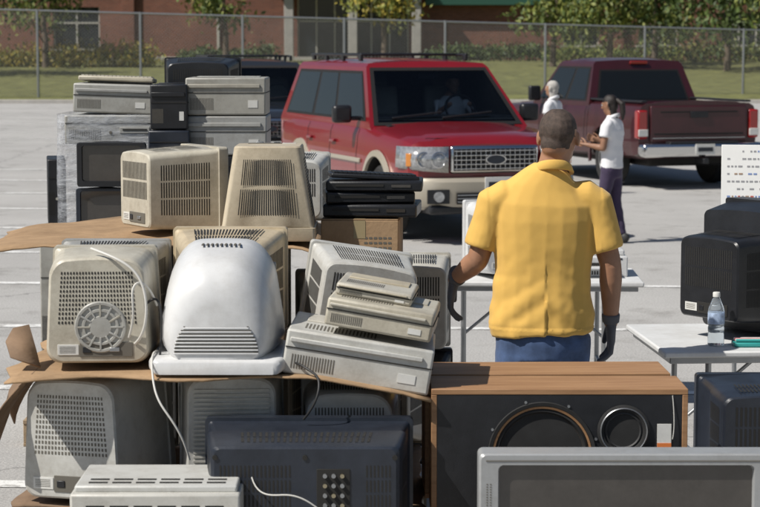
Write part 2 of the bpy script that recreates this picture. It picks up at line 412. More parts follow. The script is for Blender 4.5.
def tree(loc,h,cr,n,mats,seed,size=.16,trunk=.14,low=.35):
    rng=random.Random(seed); g=emp('tree',loc)
    vs=[];fs=[];cent=[]
    def limb(pts):
        rings=[]
        for (p,r) in pts: rings.append([(p.x+r*math.cos(t*math.pi/4),p.y+r*math.sin(t*math.pi/4),p.z) for t in range(8)])
        v2,f2=loft(rings); k=len(vs); vs.extend(v2); fs.extend([tuple(i+k for i in q) for q in f2])
    top=Vector((rng.uniform(-.3,.3),rng.uniform(-.3,.3),h*.9))
    limb([(Vector((0,0,-.3)),trunk*1.3),(Vector((.03,0,h*.2)),trunk),(top*.5,trunk*.7),(top,trunk*.15)])
    for i in range(13):
        t=rng.uniform(low,.85); b=top*t; a=rng.uniform(0,6.28); ln=cr*(1.15-t*.6)*rng.uniform(.7,1.1)
        e=b+Vector((math.cos(a)*ln,math.sin(a)*ln,ln*rng.uniform(.25,.8))); m_=(b+e)/2+Vector((0,0,ln*.12))
        limb([(b,trunk*.35),(m_,trunk*.2),(e,trunk*.06)])
        cent+= [(e,cr*.45),(m_,cr*.35)]
        for q in range(2):
            e2=m_+Vector((rng.uniform(-1,1),rng.uniform(-1,1),rng.uniform(0,1)))*ln*.55
            limb([(m_,trunk*.14),(e2,trunk*.04)]); cent.append((e2,cr*.35))
    cent.append((top,cr*.5))
    mk('trunk',vs,fs,bark,g,angle=60)
    leafmesh(g,'foliage',cent,n,size,mats,cr,rng)
tree((-16.5,99,1.0),6.2,2.6,3200,[leafA,leafB],1,low=.18)
tree((-19.5,92,.8),8,3,3600,[leafA,leafC],2,low=.25)
tree((.2,100,1.1),6.0,2.0,2200,[leafB,leafY],3,low=.22)
tree((-8,104,1.2),6.2,1.8,1700,[leafA,leafB],13,low=.3)
tree((8.6,100,1.1),5.2,1.9,2400,[leafB,leafA],15,low=.18)
tree((11.2,98,1.1),5.4,2.2,3200,[leafB,leafA],4,low=.12)
tree((13.8,101,1.1),5.6,2.0,2800,[leafB,leafA],5,low=.15)
tree((16.6,96,1.0),6.5,2.8,6200,[leafA,leafC],6,low=.12)
tree((19.8,92,.9),7,2.8,6200,[leafC,leafA,leafB],8,low=.1)
tree((26,95,1.0),8,3.4,4200,[leafC,leafA],9,low=.15)
tree((-27,95,1.0),8,3.4,3600,[leafC,leafA],10,low=.2)
def hedge(x0,x1,y,z,h,mats,seed,n):
    rng=random.Random(seed); c=[]
    x=x0
    while x<x1:
        c.append((Vector((x,y+rng.uniform(-.5,.5),z+h*rng.uniform(.3,.7))),h*rng.uniform(.5,.85))); x+=.5
    leafmesh(None,'hedge',c,n,.11,mats,1,rng)
hedge(-20.5,-11,100,1.0,1.0,[leafY,leafB,leafY],21,6500)
hedge(-10.5,-5.8,108,1.3,.7,[leafC,leafA],31,2200)
hedge(2.6,9,107,1.2,.8,[leafC,leafA],22,3400)
hedge(9,14,106,1.2,.9,[leafA,leafB],32,2600)
hedge(14,24,105,1.2,1.0,[leafC,leafB],23,5000)

# ------------------------------------------------------------------ FENCE
def fence_mat():
    m=bpy.data.materials.new('chain_link'); m.use_nodes=True;N=m.node_tree.nodes;L=m.node_tree.links
    b=N['Principled BSDF'];b.inputs['Base Color'].default_value=(.30,.30,.29,1);b.inputs['Roughness'].default_value=.5;b.inputs['Metallic'].default_value=.4
    tc=N.new('ShaderNodeTexCoord');sp=N.new('ShaderNodeSeparateXYZ');L.new(tc.outputs['Object'],sp.inputs[0])
    def mth(op,a,bb):
        n=N.new('ShaderNodeMath');n.operation=op
        for i,q in enumerate((a,bb)):
            if q is None: continue
            if isinstance(q,(int,float)): n.inputs[i].default_value=q
            else: L.new(q,n.inputs[i])
        return n.outputs[0]
    out=[]
    for op in('ADD','SUBTRACT'):
        s=mth(op,sp.outputs['X'],sp.outputs['Z']); fr=mth('FRACT',mth('MULTIPLY',s,7.5),None); out.append(mth('LESS_THAN',fr,.10))
    al=mth('MAXIMUM',out[0],out[1])
    L.new(al,b.inputs['Alpha']); return m
def fence():
    x0,y0,h0=-40,74.2,4.1; x1,y1,h1=45,80,1.9
    g=emp('chain_link_fence',(0,0,0))
    zb=lambda y:.12+1.15*max(0,(y-75)/30)**1.1
    F=lambda t:(x0+(x1-x0)*t,y0+(y1-y0)*t)
    n=22; vs=[];fs=[]
    tops=[]
    for i in range(n+1):
        t=i/n; X,Y=F(t); h=h0+(h1-h0)*min(1,t*1.1); z=zb(Y)-.03
        cyl(g,'post',.05,h,(X,Y,z+h/2),metalg,seg=10)
        vs+=[(X,Y-.01,z+.03),(X,Y-.01,z+h-.05)]; tops.append((X,Y,z+h-.05))
        if i: k=2*i; fs.append((k-2,k,k+1,k-1))
    mk('wire_mesh',vs,fs,fence_mat(),g,smooth=False)
    cu=bpy.data.curves.new('top_rail','CURVE');cu.dimensions='3D';cu.bevel_depth=.035;sp=cu.splines.new('POLY');sp.points.add(n)
    for p,q in zip(sp.points,tops): p.co=(*q,1)
    cu.materials.append(metalg);o=bpy.data.objects.new('top_rail',cu);COL.objects.link(o);o.parent=g
fence()

# ------------------------------------------------------------------ PEOPLE helpers
def frame(t):
    t=t.normalized(); ref=Vector((0,1,0))
    if abs(t.dot(ref))>.95: ref=Vector((1,0,0))
    s=t.cross(ref).normalized(); u=s.cross(t).normalized(); return s,u
def tubev(path,N=20):
    P=[Vector(p[:3]) for p in path]; rings=[]
    for i,p in enumerate(P):
        t=(P[min(i+1,len(P)-1)]-P[max(i-1,0)])
        s,u=frame(t); r=path[i][3]; r=(r,r) if not isinstance(r,tuple) else r
        rings.append([tuple(p+s*r[0]*math.cos(2*math.pi*k/N)+u*r[1]*math.sin(2*math.pi*k/N)) for k in range(N)])
    return loft(rings)
def ellv(c,r,N=16):
    rings=[]
    for i in range(1,N//2+1):
        a=math.pi*i/(N//2+1)
        rings.append([(c[0]+r[0]*math.sin(a)*math.cos(2*math.pi*k/N),c[1]+r[1]*math.sin(a)*math.sin(2*math.pi*k/N),c[2]+r[2]*math.cos(a)) for k in range(N)])
    return loft(rings)
def blob(name,tubes,ells,mats,parent,vox=.008,sm=6,mf=None,disp=None,spheres=True):
    import bmesh
    vs=[];fs=[]
    def add(vf):
        k=len(vs); vs.extend(vf[0]); fs.extend([tuple(i+k for i in q) for q in vf[1]])
    for t in tubes:
        add(tubev(t))
        if spheres:
            for p in (t[0],t[-1]):
                if not isinstance(p[3],tuple): add(ellv(p[:3],(p[3]*.98,)*3))
    for c,r in ells: add(ellv(c,r))
    me=bpy.data.meshes.new(name); me.from_pydata([tuple(v) for v in vs],[],fs)
    bm=bmesh.new(); bm.from_mesh(me)
    bmesh.ops.recalc_face_normals(bm,faces=bm.faces); bm.to_mesh(me); bm.free()
    o=bpy.data.objects.new(name,me); COL.objects.link(o)
    rm=o.modifiers.new('r','REMESH'); rm.mode='VOXEL'; rm.voxel_size=vox
    s=o.modifiers.new('s','SMOOTH'); s.factor=.5; s.iterations=sm
    apply_mods(o)
    me=o.data
    if disp:
        nn=[v.normal.copy() for v in me.vertices]
        for v,n in zip(me.vertices,nn): v.co+=n*disp(v.co)
    me.materials.clear()
    for m in mats: me.materials.append(m)
    if mf:
        for p in me.polygons: p.material_index=mf(p.center)
    me.shade_smooth(); me.update(); o.parent=parent
    return o
skinM=M('skin_tan',(.36,.19,.115),.45,var=.12,scale=14,bump=.05); skinM2=M('skin_brown',(.26,.135,.08),.5,var=.1)
hairM=M('cropped_hair',(.070,.048,.037),.7,var=.5,scale=60,bump=.4,bscale=500); hairD=M('dark_hair',(.015,.010,.008),.5,var=.3,scale=30,bump=.4,bscale=200); hairW=M('grey_hair',(.42,.40,.37),.6,var=.25,scale=30,bump=.4,bscale=200)
def cloth(name,col,var=.1,scale=5):
    m=M(name,col,.85,var=var,scale=scale,bump=.12,bscale=600); m.node_tree.nodes['Principled BSDF'].inputs['Sheen Weight'].default_value=.15
    return m
shirtY=cloth('yellow_polo',(.72,.44,.10),.05); jeansM=cloth('blue_jeans',(.06,.105,.22),.4,9); gloveM=cloth('grey_glove',(.11,.115,.13),.35); shoeM=M('shoe',(.03,.03,.03),.6)
tshirt=cloth('white_tshirt',(.74,.74,.76),.04); trous=cloth('purple_trousers',(.045,.03,.07),.2)
def headtubes(c,s=1,turn=0,tilt=0):
    Rm=Matrix.Rotation(turn,3,'Z')@Matrix.Rotation(tilt,3,'X')
    def p(x,y,z): v=Rm@Vector((x*s,y*s,z*s)); return (c[0]+v.x,c[1]+v.y,c[2]+v.z)
    E=[(p(0,-.012,.028),(.078*s,.094*s,.088*s)),(p(0,.008,-.01),(.070*s,.082*s,.085*s)),(p(0,.030,-.062),(.052*s,.055*s,.048*s)),
       (p(0,.062,-.088),(.026*s,.024*s,.020*s)),(p(0,-.045,-.03),(.060*s,.05*s,.06*s)),
       (p(0,.100,-.022),(.013*s,.018*s,.014*s)),(p(0,.088,.0),(.010*s,.016*s,.026*s)),(p(0,.086,-.058),(.024*s,.012*s,.008*s)),
       (p(.082,-.006,-.008),(.010*s,.018*s,.031*s)),(p(-.082,-.006,-.008),(.010*s,.018*s,.031*s)),
       (p(.034,.076,.024),(.022*s,.012*s,.010*s)),(p(-.034,.076,.024),(.022*s,.012*s,.010*s))]
    return E,p,Rm

# ------------------------------------------------------------------ VEHICLES
glassC=M('car_glass',(.010,.012,.013),.05,spec=.5)
def clearglass():
    m=bpy.data.materials.new('windscreen_glass'); m.use_nodes=True;N=m.node_tree.nodes;L=m.node_tree.links
    N.remove(N['Principled BSDF']); o=N['Material Output']
    t=N.new('ShaderNodeBsdfTransparent');t.inputs['Color'].default_value=(.88,.92,.90,1)
    g=N.new('ShaderNodeBsdfGlossy');g.inputs['Roughness'].default_value=.03
    fr=N.new('ShaderNodeFresnel');fr.inputs['IOR'].default_value=1.5;mx=N.new('ShaderNodeMixShader')
    L.new(fr.outputs[0],mx.inputs[0]);L.new(t.outputs[0],mx.inputs[1]);L.new(g.outputs[0],mx.inputs[2]);L.new(mx.outputs[0],o.inputs['Surface'])
    return m
wsG=clearglass()
interior=M('cabin_trim',(.38,.35,.30),.8,var=.1)
dash=M('dashboard_trim',(.09,.085,.08),.6,var=.2)
redpaint=M('red_car_paint',(.21,.006,.011),.34,metal=.1,coat=.8,var=.05,scale=3)
maroon=M('maroon_car_paint',(.050,.006,.010),.40,metal=.1,coat=.6,var=.15,dirt=.5,scale=4)
darkpaint=M('dark_car_paint',(.03,.035,.045),.3,metal=.4,coat=1)
goldtrim=M('champagne_trim',(.40,.36,.29),.38,metal=.2,coat=.4)
headl=M('headlamp_glass',(.42,.43,.44),.10,metal=.5,coat=1,var=.4,scale=30)
tail=M('taillamp',(.30,.01,.01),.15,coat=1)
amber=M('amber_lamp',(.55,.2,.03),.2,coat=1)
seam=M('panel_gap',(.006,.005,.005),.7)
def wheel(g,x,y,r,wd=.25):
    s=1 if x>0 else -1
    e=emp('wheel',(x,y,r)); e.parent=g
    revolve(e,'tyre',[(r*.62,-wd*.45),(r*.9,-wd*.5),(r*.985,-wd*.38),(r,0),(r*.985,wd*.38),(r*.9,wd*.5),(r*.62,wd*.45)],rubber)
    revolve(e,'rim',[(r*.63,-wd*.4),(r*.63,s*wd*.46),(r*.58,s*wd*.47),(r*.55,s*wd*.2),(.02,s*wd*.2)] if s>0 else
            [(r*.63,wd*.4),(r*.63,-wd*.46),(r*.58,-wd*.47),(r*.55,-wd*.2),(.02,-wd*.2)],alloy)
    for i in range(6):
        a=i*math.pi/3
        box(e,'spoke',(.03,r*.16,r*.56),(s*wd*.40,-math.sin(a)*r*.3,math.cos(a)*r*.3),alloy,rot=(a,0,0),bevel=.008)
    cyl(e,'hub',r*.15,.05,(s*wd*.42,0,0),alloy,axis='X')
def profpts(hw,zb,zt):
    H=zt-zb
    return [(0,zb),(hw*.86,zb),(hw*.955,zb+.05),(hw*.985,zb+.22*H),(hw,zb+.42*H),(hw*.995,zb+.62*H),(hw*.985,zb+.72*H),(hw*.975,zb+.86*H),(hw*.945,zb+.95*H),(hw*.87,zt),(hw*.72,zt+.004),(hw*.66,zt+.022),(hw*.35,zt+.038),(0,zt+.042)]
def make_car(name,loc,heading,paint,trim,st,gh,axles,wr,kind,driver=False):
    g=emp(name,loc,(0,0,heading))
    def S(y):
        if y<=st[0][0]: return st[0][1:]
        for a,b in zip(st,st[1:]):
            if y<=b[0]:
                t=(y-a[0])/(b[0]-a[0]); return tuple(a[k]+(b[k]-a[k])*t for k in(1,2,3))
        return st[-1][1:]
    ys=[s[0] for s in st]; y=st[0][0]
    allys=sorted(set([round(q,3) for q in ys]+[round(ys[0]+(ys[-1]-ys[0])*i/26,3) for i in range(27)]))
    rings=[]
    for y in allys:
        p=profpts(*S(y)); rings.append([(a,y,z) for a,z in p]+[(-a,y,z) for a,z in p[1:-1][::-1]])
    v_,f_=loft(rings); body=mk('body',v_,f_,[paint,seam],g,angle=30); fixn(body)
    body.parent=None
    for ay in axles:
        for s in(1,-1):
            c=cyl(None,'c',wr*1.17,.6,(s*(st[4][1]-.12),ay,wr+.03),seam,axis='X',seg=40); boolean(body,c)
    if kind=='pickup':
        c=box(None,'c',(1.5,1.75,.8),(0,st[-1][0]-.98,1.05),seam,bevel=0); boolean(body,c)
    body.data.shade_smooth(); body.data.set_sharp_from_angle(angle=R(30))
    body.parent=g
    for ay in axles:
        for s in(1,-1):
            hw=S(ay)[0]
            wheel(g,s*(hw-.15),ay,wr)
            vs=[];fs=[];n=20
            for i in range(n+1):
                a=math.pi*(-.06+1.12*i/n)
                for rq,xx in((wr*1.16,hw*.99),(wr*1.16,hw+.025),(wr*1.32,hw+.02),(wr*1.34,hw*.99)):
                    vs.append((s*xx,ay+rq*math.cos(a),wr+.03+rq*math.sin(a)))
            for i in range(n):
                for j in range(3): fs.append((i*4+j,i*4+j+1,i*4+j+5,i*4+j+4))
            mk('arch_trim',vs,fs,trim,g,angle=40)
    yb0,yt0,yt1,yb1,zbase,zroof,wb,wt=gh
    gr=[];lin=[]
    nn=14
    for i in range(nn+1):
        t=i/nn
        yb=yb0+(yb1-yb0)*t; yt=yt0+(yt1-yt0)*t
        zr=zroof+.035*math.sin(math.pi*min(1,max(0,t)))
        Yz=lambda z:yb+(yt-yb)*(z-zbase)/(zroof-.05-zbase)
        half=[(wb,zbase-.06),(wb,zbase),(wt+.012,zroof-.05),(wt-.03,zroof-.008),(wt*.8,zr-.002),(wt*.4,zr+.012),(0,zr+.016)]
        half=[(a,Yz(z),z) for a,z in half]
        gr.append(half+[(-a,b,c) for a,b,c in half[:-1][::-1]])
        hl=[(wb-.05,zbase+.075),(wb-.07,zbase+.12),(wt-.03,zroof-.09),(wt*.8,zroof-.055),(0,zroof-.045)]
        hl=[(a,Yz(z)+(.02 if i==0 else -.02 if i==nn else 0),z) for a,z in hl]
        lin.append(hl+[(-a,b,c) for a,b,c in hl[:-1][::-1]])
    if kind=='suv':
        yy=lambda z:yb0+(yt0-yb0)*(z-zbase)/(zroof-.05-zbase)
        outer=gr[0]; inner=[]
        for a,b,c in outer:
            c2=min(max(c,zbase+.03),zroof-.075); k=(c2-zbase)/(zroof-.05-zbase); mxw=(wb+(wt-wb)*k)*.925
            a2=max(-mxw,min(mxw,a)); inner.append((a2,yy(c2),c2))
        inner2=[(a,b+.03,c) for a,b,c in inner]
        v_,f_=loft([inner2,inner]+gr,cap0=False,cap1=True,close=True); o=mk('cabin',v_,f_,paint,g,angle=28); fixn(o)
        v_,f_=loft(lin,cap0=False,cap1=True); mk('headlining',v_,f_,interior,g,angle=40)
        box(g,'parcel_floor',(wb*1.85,yb1-yb0-.1,.01),(0,(yb0+yb1)/2+.05,zbase+.07),interior,bevel=0)
        box(g,'dashboard',(wb*1.75,.50,.05),(0,yb0+.38,zbase+.08),dash,bevel=.02)
        for s in(1,-1):
            box(g,'seat_back',(.46,.14,.36),(s*.40,yb0+1.35,zbase+.24),interior,bevel=.05,rot=(R(-10),0,0))
            box(g,'head_rest',(.24,.09,.15),(s*.40,yb0+1.40,zbase+.49),interior,bevel=.04,rot=(R(-8),0,0))
        box(g,'rear_seat',(1.4,.14,.3),(0,yb0+2.3,zbase+.2),interior,bevel=.05)
        revolve(g,'steering_wheel',[(.17,-.012),(.19,-.012),(.195,0),(.19,.012),(.17,.012),(.165,0),(.17,-.012)],seam,axis='Y',loc=(.40,yb0+.72,zbase+.16),rot=(R(-25),0,0))
        if driver:
            E,p_,_=headtubes((.40,yb0+.98,zbase+.45),1,math.pi,0)
            blob('driver',[[(.40,yb0+1.06,zbase+.05,(.19,.11)),(.40,yb0+1.05,zbase+.2,(.20,.11)),(.40,yb0+1.04,zbase+.28,(.12,.08)),(.40,yb0+1.02,zbase+.36,(.055,.055))],
                  [(.22,yb0+1.02,zbase+.22,.05),(.16,yb0+.88,zbase+.10,.04),(.28,yb0+.74,zbase+.22,.03)],[(.58,yb0+1.02,zbase+.22,.05),(.63,yb0+.88,zbase+.10,.04),(.52,yb0+.74,zbase+.22,.03)]],E,[skinM,tshirt,hairD],g,vox=.012,sm=3,
                 mf=lambda c:(1 if c.z<zbase+.31 and c.y>yb0+.84 else 2 if (c.z>zbase+.51 or (c.y>yb0+1.00 and c.z>zbase+.38)) else 0))
    else:
        v_,f_=loft(gr,close=True); o=mk('cabin',v_,f_,paint,g,angle=28); fixn(o)
    def SP(s,u,vv,off):
        a=Vector((wb,yb0+(yb1-yb0)*u,zbase)); b=Vector((wt+.012,yt0+(yt1-yt0)*u,zroof-.05)); p=a.lerp(b,vv)
        n=Vector((zroof-zbase,0,wb-wt)).normalized(); p=p+n*off; return Vector((s*p.x,p.y,p.z))
    def sidewin(u0,u1,v0,v1,mat,off,nm,u0t=None,u1t=None):
        u0t=u0 if u0t is None else u0t;u1t=u1 if u1t is None else u1t
        for s in(1,-1):
            q=[SP(s,u0,v0,off),SP(s,u1,v0,off),SP(s,u1t,v1,off),SP(s,u0t,v1,off)]
            mk(nm,q,[(0,1,2,3) if s>0 else(3,2,1,0)],mat,g,smooth=False)
    def endwin(front,u0,u1,v0,v1,mat,off,nm,hole=None):
        yb,yt=(yb0,yt0) if front else(yb1,yt1)
        def P(u,v_):
            x0=wb+(wt+.012-wb)*v_; return Vector((x0*(2*u-1),yb+(yt-yb)*v_,zbase+(zroof-.05-zbase)*v_))
        n=Vector((0,-(zroof-zbase),abs(yt-yb))).normalized()
        if not front: n.y=-n.y
        if hole:
            a=[P(u0,v0),P(u1,v0),P(u1,v1),P(u0,v1)]; b=[P(hole[0],hole[2]),P(hole[1],hole[2]),P(hole[1],hole[3]),P(hole[0],hole[3])]
            vs=[p+n*off for p in a+b]; fs=[(k,(k+1)%4,4+(k+1)%4,4+k) for k in range(4)]
            mk(nm,vs,fs,mat,g,smooth=False); return
        vs=[];fs=[];m=10
        for i in range(m+1):
            u=u0+(u1-u0)*i/m
            vs+=[P(u,v0)+n*off,P(u,v1)+n*off]
        for i in range(m): fs.append((2*i,2*i+2,2*i+3,2*i+1) if front else (2*i+1,2*i+3,2*i+2,2*i))
        mk(nm,vs,fs,mat,g,angle=60)
    def seamline(y,k0,k1,wd=.012):
        p=profpts(*S(y))
        for s in(1,-1):
            vs=[];fs=[]
            for k in range(k0,k1+1):
                a,z=p[k]; vs+=[(s*(a+.003),y-wd/2,z),(s*(a+.003),y+wd/2,z)]
            for i in range(k1-k0): fs.append((2*i,2*i+1,2*i+3,2*i+2))
            mk('door_gap',vs,fs,seam,g,smooth=False)
    F=st[0][0]; B=st[-1][0]
    if kind=='suv':
        sidewin(.035,.95,.08,.93,seam,.003,'window_surround',.045,.955)
        for u0,u1 in((.055,.345),(.37,.60),(.63,.93)): sidewin(u0,u1,.12,.88,glassC,.007,'side_window')
        endwin(True,.025,.975,.01,.985,seam,.006,'windscreen_seal',hole=(.055,.945,.06,.93)); endwin(True,.03,.97,.03,.975,wsG,.003,'windscreen')
        endwin(False,.08,.92,.1,.85,glassC,.006,'rear_window')
        box(g,'inside_mirror',(.22,.02,.06),(0,yt0+.02,zroof-.16),seam,bevel=.01)
        for y in(yb0+.32,yb0+1.38,yb0+2.35): seamline(y,3,8)
        for s in(1,-1):
            for y in(yb0+1.22,yb0+2.2): box(g,'door_handle',(.04,.17,.035),(s*(S(y)[0]+.005),y,1.0),paint,bevel=.01)
            box(g,'side_cladding',(.05,axles[1]-axles[0]-wr*2.5,.2),(s*(S(0)[0]-.005),(axles[0]+axles[1])/2,S(0)[1]+.14),trim,bevel=.015)
            box(g,'side_moulding',(.03,axles[1]-axles[0]-wr*2.7,.05),(s*(S(0)[0]+.008),(axles[0]+axles[1])/2,.82),trim,bevel=.01)
            box(g,'running_board',(.16,axles[1]-axles[0]-wr*2.6,.06),(s*(S(0)[0]-.02),(axles[0]+axles[1])/2,S(0)[1]-.02),black,bevel=.015)
            box(g,'roof_rail',(.035,2.1,.03),(s*(wt-.08),(yt0+yt1)/2+.1,zroof+.085),black,bevel=.01)
            for y in(-.9,-.2,.5,1.05): box(g,'rail_foot',(.04,.09,.07),(s*(wt-.08),(yt0+yt1)/2+y,zroof+.05),black,bevel=.01)
            box(g,'mirror_arm',(.16,.06,.05),(s*(wb+.04),yb0+.42,zbase+.08),black,bevel=.015)
            box(g,'mirror',(.22,.12,.2),(s*(wb+.2),yb0+.42,zbase+.13),black,bevel=.045)
            box(g,'tail_lamp',(.12,.12,.36),(s*(S(B-.05)[0]-.07),B-.05,1.0),tail,bevel=.02)
        for y in(-.6,.45): box(g,'roof_crossbar',(wt*1.8,.05,.03),(0,(yt0+yt1)/2+y,zroof+.088),black,bevel=.01)
        hwF=S(F+.08)[0]; zt=S(F+.05)[2]
        box(g,'grille_frame',(1.0,.10,.29),(0,F-.015,zt-.165),chrome,bevel=.03)
        box(g,'grille_insert',(.93,.012,.23),(0,F-.070,zt-.165),seam,bevel=.004)
        for i in range(5): box(g,'grille_bar',(.93,.014,.010),(0,F-.080,zt-.26+i*.047),chrome,bevel=.003)
        for i in range(17): box(g,'grille_slat',(.006,.010,.22),(-.44+i*.055,F-.078,zt-.165),chrome,bevel=.002)
        revolve(g,'badge',[(.001,-.02),(.05,-.02),(.055,0),(.001,0)],navy,axis='Y',loc=(0,F-.085,zt-.165)).scale=(1.9,1,.85)
        revolve(g,'badge_rim',[(.055,-.012),(.062,-.012),(.062,0),(.055,0),(.055,-.012)],chrome,axis='Y',loc=(0,F-.085,zt-.165)).scale=(1.9,1,.85)
        for s in(1,-1):
            vs=[];fs=[];ns=6
            pts=[(.53,F-.055),(.66,F-.05),(.78,F-.02),(.87,F+.06),(.93,F+.17),(.965,F+.3)]
            for i,(a,b) in enumerate(pts):
                t=i/(ns-1); vs+=[(s*a,b,zt-.295+.05*t),(s*(a+.004),b-.015,zt-.16),(s*a*.985,b+.01,zt-.03)]
            for i in range(ns-1):
                for j in range(2): fs.append((i*3+j,i*3+3+j,i*3+4+j,i*3+1+j))
            o=mk('headlamp',vs,fs,headl,g,angle=60); sm=o.modifiers.new('s','SOLIDIFY'); sm.thickness=.06; sm.offset=0
            for lx in(.64,.79):
                yy=F-.085 if lx<.7 else F-.05
                revolve(g,'lamp_reflector',[(.085,.03),(.085,-.004),(.076,-.008),(.06,.012),(.03,.022),(.001,.024)],chrome,axis='Y',loc=(s*lx,yy,zt-.16))
                cyl(g,'lamp_bulb',.022,.02,(s*lx,yy-.0,zt-.16),labelw,axis='Y')
            box(g,'indicator',(.07,.03,.14),(s*.915,F+.075,zt-.165),amber,rot=(0,0,s*R(50)),bevel=.01)
        rings=[]
        for i in range(15):
            u=-1+2*i/14; x=u*1.0; yy=F-.17+.34*abs(u)**4
            zz=[.42,.46,.52,.72,.76,.76]
            oy=[.12,.02,-.01,-.01,.03,.25]
            rings.append([(x,yy+oy[k],zz[k]-.05) for k in range(6)])
        v_,f_=loft(rings,close=True); o=mk('front_bumper',v_,f_,trim,g,angle=40); fixn(o)
        box(g,'air_intake',(.95,.02,.12),(0,F-.185,.50),seam,bevel=.01)
        for i in range(3): box(g,'intake_bar',(.93,.012,.012),(0,F-.197,.465+i*.035),metalg,bevel=.002)
        box(g,'number_plate',(.32,.012,.16),(0,F-.19,.64),labelw,bevel=.003)
        box(g,'plate_text',(.24,.003,.06),(0,F-.198,.64),navy,bevel=0)
        for s in(1,-1):
            box(g,'fog_surround',(.24,.02,.15),(s*.66,F-.135,.52),black,rot=(0,0,s*R(8)),bevel=.02)
            cyl(g,'fog_lamp',.055,.03,(s*.66,F-.155,.52),headl,axis='Y')
        box(g,'skid_plate',(1.5,.3,.1),(0,F+.02,.38),black,bevel=.03)
        box(g,'rear_bumper',(1.95,.2,.22),(0,B+.03,.55),trim,bevel=.05)
        box(g,'bonnet_gap',(1.45,.008,.006),(0,F+.10,S(F+.1)[2]+.028),seam,bevel=0)
        for x in(-.35,.25): box(g,'wiper',(.6,.02,.02),(x,yb0-.0+.09,zbase+.12),black,rot=(0,R(-6),R(3)),bevel=.004)
        box(g,'cowl',(1.5,.14,.02),(0,yb0-.03,zbase+.005),black,bevel=.005)
        box(g,'undertray',(1.5,4.2,.25),(0,0,.42),seam,bevel=.05)
    if kind=='pickup':
        sidewin(.05,.95,.08,.93,seam,.003,'window_surround',.055,.955)
        for u0,u1 in((.08,.55),(.60,.92)): sidewin(u0,u1,.12,.88,glassC,.007,'side_window')
        endwin(True,.06,.94,.05,.92,glassC,.006,'windscreen'); endwin(False,.07,.93,.08,.86,seam,.003,'rear_window_seal'); endwin(False,.09,.91,.12,.82,glassC,.007,'rear_window')
        for y in(yb0+.35,yb0+1.35,yb1-.05,yb1+.06): seamline(y,3,8)
        hwB=S(B-.1)[0]; zt=S(B)[2]
        box(g,'tailgate',(1.56,.06,.52),(0,B+.012,zt-.29),paint,bevel=.02)
        box(g,'tailgate_recess',(1.25,.012,.02),(0,B+.045,zt-.12),seam,bevel=.003)
        box(g,'tailgate_crease',(1.45,.012,.02),(0,B+.045,zt-.44),seam,bevel=.003)
        box(g,'tailgate_handle',(.28,.02,.09),(0,B+.05,zt-.16),black,bevel=.01)
        box(g,'tailgate_trim',(1.5,.012,.012),(0,B+.045,zt-.50),chrome,bevel=.003)
        box(g,'third_stop_lamp',(.3,.03,.05),(0,yt1+.02,zroof-.03),tail,bevel=.008)
        for s in(1,-1):
            box(g,'tail_lamp',(.16,.14,.42),(s*(hwB-.075),B-.03,zt-.30),tail,bevel=.025)
            box(g,'reverse_lamp',(.15,.02,.10),(s*(hwB-.075),B+.047,zt-.42),labelw,bevel=.006)
            box(g,'mirror',(.2,.1,.24),(s*(wb+.16),yb0+.4,zbase+.14),black,bevel=.03)
            box(g,'door_handle',(.04,.17,.035),(s*(S(yb0+1.2)[0]+.002),yb0+1.2,1.05),black,bevel=.01)
            box(g,'bed_rail',(.10,2.1,.03),(s*(hwB-.13),B-1.1,zt+.03),black,bevel=.01)
            box(g,'headlamp',(.3,.1,.22),(s*.75,F+.01,.9),headl,bevel=.03)
        box(g,'rear_bumper',(1.96,.24,.2),(0,B+.13,.58),chrome,bevel=.05)
        box(g,'bumper_step',(1.1,.16,.03),(0,B+.15,.69),black,bevel=.01)
        box(g,'number_plate',(.31,.012,.155),(0,B+.256,.59),labelw,bevel=.003)
        box(g,'plate_text',(.24,.004,.06),(0,B+.264,.59),navy,bevel=0)
        box(g,'tow_bar',(.08,.3,.08),(0,B+.15,.42),black,bevel=.01)
        box(g,'grille',(1.0,.08,.3),(0,F-.02,.88),chrome,bevel=.03)
        box(g,'front_bumper',(1.96,.25,.25),(0,F-.05,.58),chrome,bevel=.06)
        box(g,'underbody',(1.3,5.0,.2),(0,0,.42),seam,bevel=.04)
    return g
suv_st=[(-2.58,.84,.50,1.02),(-2.50,.925,.46,1.09),(-2.3,.965,.44,1.13),(-1.6,.99,.42,1.175),(-1.15,1.0,.40,1.205),(0,1.0,.40,1.22),(1.8,.995,.42,1.22),(2.4,.97,.46,1.21),(2.56,.93,.5,1.2),(2.62,.86,.55,1.17)]
make_car('suv',(.40,23.65,0),R(18),redpaint,goldtrim,suv_st,(-1.22,-.48,2.32,2.52,1.20,1.90,.935,.73),(-1.62,1.42),.40,'suv',driver=True)
make_car('suv',(-2.05,31.5,0),R(10),darkpaint,darkpaint,suv_st,(-1.22,-.48,2.2,2.5,1.18,1.84,.935,.73),(-1.62,1.42),.38,'suv')
pk_st=[(-2.85,.86,.50,1.02),(-2.75,.93,.46,1.08),(-2.5,.96,.44,1.12),(-1.8,.98,.42,1.16),(-1.3,.99,.40,1.19),(0,.99,.40,1.20),(.95,.99,.42,1.21),(1.05,.99,.42,1.25),(2.6,.985,.44,1.25),(2.78,.96,.5,1.25)]
make_car('pickup_truck',(3.8,32.0,0),R(198),maroon,maroon,pk_st,(-1.25,-.6,.72,.95,1.19,1.86,.93,.74),(-1.9,1.65),.40,'pickup')

